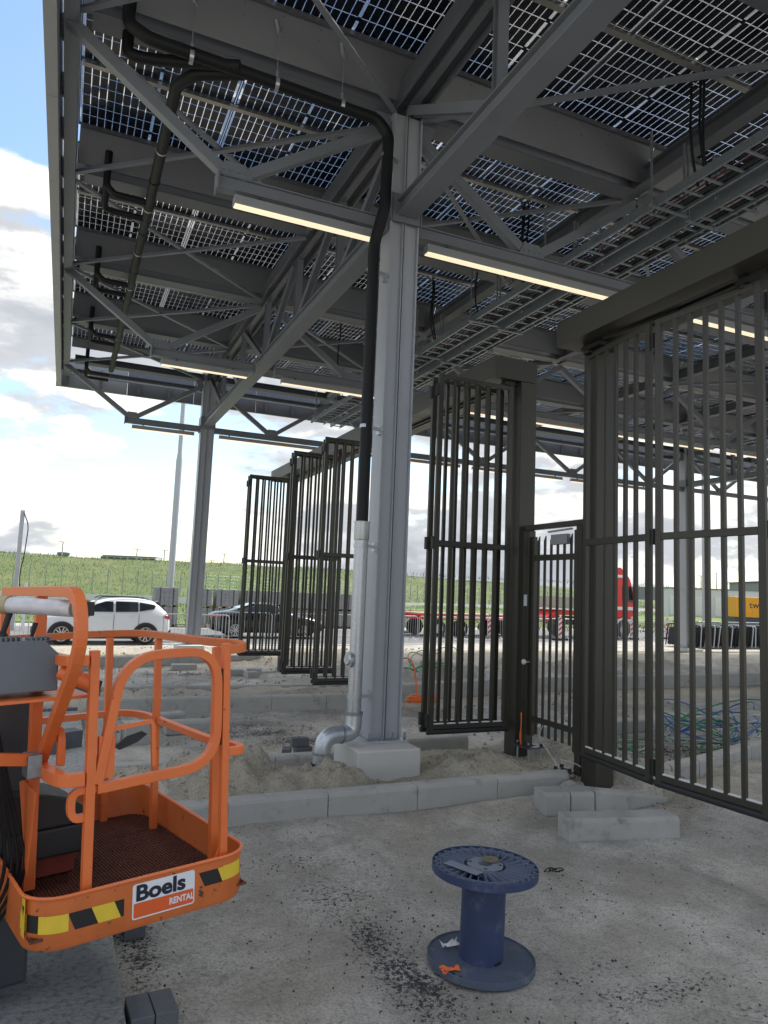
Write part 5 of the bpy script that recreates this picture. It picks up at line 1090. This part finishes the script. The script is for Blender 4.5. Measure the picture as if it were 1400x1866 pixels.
bl += [(8.9+i*2.26, 20.9+i*.36, .16, 'crowd barrier of the row in front of the red lorry, number %s from the left' % ['one', 'two', 'three', 'four', 'five', 'six', 'seven', 'eight', 'nine', 'ten', 'eleven', 'twelve', 'thirteen', 'fourteen'][i]) for i in range(14)]
for i, (x, y, a, lb) in enumerate(bl):
    o = bp if i == 0 else dup(bp); o.location = (x, y, 0); o.rotation_euler = (0, 0, a); o['label'] = lb; o['group'] = 'crowd barriers along the road'
def stack_barriers():
    for i in range(26):
        x = 24.2+i*.30; y = 17.9+i*.012; t = thing('stored_barrier', 'dark steel barrier leaning in the packed row by the far right column', 'barrier', (x, y, 0), (0, .10+random.uniform(-.08, .08), 0), group='dark barriers packed in a leaning row')
        obj('frame', MB().tube(curve([(0, 0, .05), (0, 0, 1.12), (0, 1.9, 1.12), (0, 1.9, .05)], .12, 4), .03, 6), BARR if i % 3 else PIPE, t, local=True, smooth=True)
        b = MB()
        for k in range(1, 9): b.tube([(0, k*.21, .06), (0, k*.21, 1.10)], .012, 5)
        obj('bars', b, PIPE, t, local=True); 
        obj('panel', MB().box(-.01, .01, .1, 1.8, .10, .95), RUBBER, t, local=True)
stack_barriers()
def marker(x, y, label, h=1.15):
    t = thing('marker_board', label, 'marker board', (x, y, 0), (0, 0, .15)); obj('board', MB().box(-.125, .125, -.02, .02, .12, h), WHITE, t, local=True, bevel=.01)
    for i in range(4):
        z = .2+i*.26; mb = MB().add([(-.12, -.0215, z), (.12, -.0215, z+.14), (.12, -.0215, z+.27), (-.12, -.0215, z+.13)], [(0, 1, 2, 3)]); obj('stripe', mb, REDM, t, local=True)
    obj('lamp', MB().tube([(0, 0, h+.0), (0, 0, h+.12)], .05, 10), WHITE, t, local=True, smooth=True); obj('foot', MB().box(-.4, .4, -.2, .2, .0, .10), RUBBER, t, local=True, bevel=.02)
marker(16.3, 23.6, 'red and white striped marker board behind the leaves of the first gate'); marker(19.9, 22.6, 'red and white striped marker board seen through the pedestrian gate'); marker(25.9, 24.0, 'red and white marker board in front of the lorry wheel'); marker(29.5, 25.0, 'red and white marker board above the packed dark barriers'); marker(10.2, 24.2, 'red and white marker board just right of the main column'); marker(13.3, 26.8, 'red and white marker board far behind the first gate, tilted')
def pallets():
    layer = MB(); z = 0
    for k in range(7):
        for i in range(5):
            for j in range(5):
                layer.box(-.55+i*.222, -.55+i*.222+.212, -.55+j*.222, -.55+j*.222+.212, .13+k*.118, .13+k*.118+.110)
    lm = layer.mesh('pavers'); lm.materials.append(PAVER); pm = MB()
    for q in (-.5, 0, .5): pm.box(q-.06, q+.06, -.55, .55, 0, .10)
    pm.box(-.56, .56, -.56, .56, .101, .122); pmm = pm.mesh('pallet'); pmm.materials.append(mat('pallet_wood', (.22, .17, .11), .8))
    bm_ = MB()
    for q in (-.3, .3): bm_.box(q-.012, q+.012, -.563, .563, .125, .962)
    bmm = bm_.mesh('strap'); bmm.materials.append(BLK)
    k = 0; names = ['first', 'second', 'third', 'fourth', 'fifth', 'sixth', 'seventh', 'eighth', 'ninth', 'tenth']
    for i in range(9):
        x = 1.15+i*1.32+(0.35 if i > 0 else 0); y = 29.2+i*.16
        for lv in (0, 1):
            t = thing('paver_pallet', '%s pallet of grey pavers, %s stack from the left, behind the black car' % (('lower', 'upper')[lv], names[i]), 'pallet', (x+random.uniform(-.03, .03), y, lv*.93), (0, 0, random.uniform(-.05, .05)), group='pallets of grey pavers in a row')
            p_ = bpy.data.objects.new('pavers', lm); COL.objects.link(p_); p_.parent = t; p_['kind'] = 'stuff'
            for nm, me in (('pallet', pmm), ('strap', bmm)): c = bpy.data.objects.new(nm, me); COL.objects.link(c); c.parent = t
pallets()
def mast(name, label, x, y, z0, z1, r0, r1, head=0.0, group=None, m=None):
    t = thing(name, label, 'lamp mast', (x, y, z0), group=group); obj('pole', MB().tube([(x, y, z0), (x, y, (z0+z1)*.5), (x, y, z1)], [r0, (r0+r1)/2, r1], 10), m or MASTM, t, smooth=True)
    if head > 0: obj('lamp_head', MB().box(x-head, x+head, y-.3, y+.3, z1, z1+head*.18), m or MASTM, t)
    return t
t = thing('lamp_mast', 'tall stepped grey mast rising behind the pavers to the canopy edge', 'lamp mast', (1.62, 31.4, 0))
obj('pole', MB().tube([(1.62, 31.4, 0), (1.62, 31.4, 8.6), (1.62, 31.4, 9.0), (1.62, 31.4, 18)], [.17, .165, .12, .10], 16), MASTM, t, smooth=True); obj('lamp_head', MB().tube([(1.62, 31.4, 18), (1.62, 31.4, 18.2)], .7, 16), MASTM, t)
t = thing('steel_post', 'slanting grey steel post with a loose cable at the left edge of the verge', 'post', (-5.25, 24.7, 0)); obj('post', MB().box(-5.33, -5.17, 24.6, 24.8, 0, 4.8), MASTM, t, bevel=.01)
obj('cable', MB().tube(curve([(-5.2, 24.55, 4.7), (-4.98, 24.5, 4.2), (-5.05, 24.5, 2.9), (-5.15, 24.5, 2.3), (-5.1, 24.5, 1.7)], .3, 5), .02, 6), PIPE, t, smooth=True); obj('small_post', MB().box(-4.93, -4.83, 24.7, 24.8, 0, 1.9), WHITE, t)
mast('lamp_mast', 'grey mast rising behind the right column, seen through the gate bars', 33.0, 25.4, 0, 17, .15, .10, .6)
t = thing('bent_pole', 'thin dark bent rod sticking into view at the left edge above the basket', 'rod', (-6.3, 14.0, 0)); obj('rod', MB().tube(curve([(-6.3, 14.0, 0), (-6.3, 14.0, 3.6), (-6.02, 14.0, 4.9), (-6.3, 14.0, 5.4)], .6, 6), .02, 6), PIPE, t, smooth=True)
for i, (x, y, z1, z0) in enumerate([(-4.85, 320, 17.2, 4), (23.5, 308, 15.5, 4), (33.9, 303, 15.5, 4), (56.7, 293.6, 14.9, 4), (67, 377, 14.6, 4), (178, 240, 20, 0), (189.5, 235, 18.5, 0), (212.5, 225, 20.4, 0), (238.3, 214.4, 13.8, 0), (244, 211.7, 15.2, 0), (249.6, 209.8, 10.9, 0)]):
    mast('distant_mast', ['thin distant light mast standing alone above the left end of the embankment', 'thin distant light mast beside the left part of the flat terminal', 'thin distant light mast at the right end of the flat terminal', 'thin distant light mast just right of the far left column', 'short distant light mast peeping over the embankment behind the far left column', 'tall distant light mast seen through the left bars of the pedestrian gate', 'distant light mast seen through the right bars of the pedestrian gate', 'distant light mast rising behind the cab of the red lorry', 'distant light mast left of the grey mast beyond the second gate', 'tallest distant light mast right of the grey mast beyond the second gate', 'lowest distant light mast above the pale sheds'][i], x, y, z0, z1, .32, .2, 1.6, 'distant light masts on the horizon')

# ------------------------------------------------------------------ EMBANKMENT FENCE, BARRIER WALL, FAR BUILDINGS
def fence():
    t = thing('mesh_fence', 'tall thin wire mesh fence along the foot of the green embankment', 'fence', (-20, 72, 0))
    pm = MB().box(-.035, .035, -.035, .035, 0, 3.3).mesh('post'); pm.materials.append(GALVD); w = MB(); xs = []
    x = -24.0
    while x < 120:
        y = 71.5+max(0, x-8)*.45; xs.append((x, y)); p = bpy.data.objects.new('post', pm); COL.objects.link(p); p.parent = t; p.location = (x+20, y-72, 0); x += 1.45
    for z in np.arange(.3, 3.3, .35): w.tube([(x, y, z) for x, y in xs[::4]], .004, 4)
    o = obj('wires', w, GALVD, t); o['kind'] = 'stuff'
fence()
def wall():
    t = thing('barrier_wall', 'low pale concrete barrier wall at the foot of the embankment', 'wall', (-20, 70, 0)); x = -26.0; k = MB().prism([(-.3, 0), (.3, 0), (.12, .72), (-.12, .72)], .02, 5.98, 'x').mesh('barrier_block'); k.materials.append(CONCL)
    while x < 130:
        y = 69.6+max(0, x-8)*.45; o = bpy.data.objects.new('barrier_block', k); COL.objects.link(o); o.parent = t; a = 0 if x < 5 else math.atan(.45); o.location = (x+20, y-70, 0); o.rotation_euler = (0, 0, a); x += 6*math.cos(a)
wall()
t = thing('terminal_building', 'long low flat-roofed building with dark windows on the horizon above the embankment', 'building', (32, 435, 10))
q0, q1 = Vector((17.3, 442.6, 0)), Vector((46.3, 430, 0)); obj('wall', MB().beam(q0+Vector((0, 0, 14.4)), q1+Vector((0, 0, 14.4)), 12, 3.6), OFFW, t); obj('roof', MB().beam(q0+Vector((1, -1, 16.45)), q1+Vector((0, 0, 16.45)), 13, .5), GREYB, t)
for i in range(8):
    a = q0.lerp(q1, (i+.15)/8); b = q0.lerp(q1, (i+.85)/8); obj('window', MB().beam(a+Vector((-2.6, -6.0, 15.0)), b+Vector((-2.6, -6.0, 15.0)), .4, 1.1), DGLASS, t)
t = thing('control_tower', 'small distant control tower peeping over the left end of the embankment', 'tower', (-4.6, 452, 8))
obj('shaft', MB().tube([(-4.6, 452, 6), (-4.6, 452, 15)], 1.6, 12), GREYB, t); obj('cabin', MB().tube([(-4.6, 452, 14.9), (-4.6, 452, 16.0), (-4.6, 452, 17.2), (-4.6, 452, 17.6)], [2.4, 3.4, 3.6, 2.6], 12), GREYB, t)
t = thing('long_shed', 'long pale flat shed with a dark opening beyond the verge, seen through the second gate', 'shed', (67, 56, 0))
obj('wall', MB().beam((62.6, 58.5, 2.25), (75, 50.2, 2.25), 5, 3.2), OFFW, t); obj('roof_edge', MB().beam((62.5, 58.6, 3.92), (75.1, 50.1, 3.92), 5.2, .14), GREYB, t)
for i in range(6):
    a = Vector((62.6, 58.5, 0)).lerp(Vector((75, 50.2, 0)), (i+.08)/6); b = Vector((62.6, 58.5, 0)).lerp(Vector((75, 50.2, 0)), (i+.92)/6); o = Vector((-1.41, -2.1, 1.9)); obj('wall_panel', MB().beam(a+o, b+o, .1, 2.2), WHITE if i != 4 else GREYB, t)
t = thing('yellow_container', 'bright orange-yellow container with dark lettering beyond the packed barriers', 'container', (62, 46, 0), (0, 0, -.40))
obj('body', MB().box(-2.2, 4.2, -1.2, 1.2, 1.0, 3.05), YELC, t, local=True, bevel=.03)
for i in range(22): obj('corrugation', MB().box(-2.1+i*.285, -2.0+i*.285, -1.225, -1.201, 1.1, 2.95), YELC, t, local=True)
obj('skids', MB().box(-2.2, 4.2, -1.1, 1.1, .02, .999), DARKST, t, local=True)
c = bpy.data.curves.new('l', 'FONT'); c.body = 'twigt'; c.size = .95; c.extrude = .002; tmp = bpy.data.objects.new('tmp', c); COL.objects.link(tmp); bpy.context.view_layer.update(); me = bpy.data.meshes.new_from_object(tmp); bpy.data.objects.remove(tmp); me.materials.clear(); me.materials.append(NAVY)
o = bpy.data.objects.new('lettering', me); COL.objects.link(o); o.parent = t; o.location = (-.7, -1.232, 1.95); o.rotation_euler = (PI/2, 0, 0)
t = thing('grey_building', 'plain dark grey box building behind the orange-yellow container', 'building', (98, 70, 0)); obj('wall', MB().beam((91.5, 71.5, 2.9), (112, 61, 2.9), 10, 5.6), GREYB, t); obj('parapet', MB().beam((91.3, 71.6, 5.76), (112.2, 60.9, 5.76), 10.3, .12), DARKST, t)
t = thing('noise_wall', 'long dark grey noise wall on the horizon right of the lorry', 'wall', (150, 145, 0))
for i in range(22):
    a = Vector((138, 151, 0)).lerp(Vector((215, 112, 0)), i/22); b = Vector((138, 151, 0)).lerp(Vector((215, 112, 0)), (i+.94)/22); obj('panel', MB().beam(a+Vector((0, 0, 4.6)), b+Vector((0, 0, 4.6)), .4, 3.6), GREYB, t)
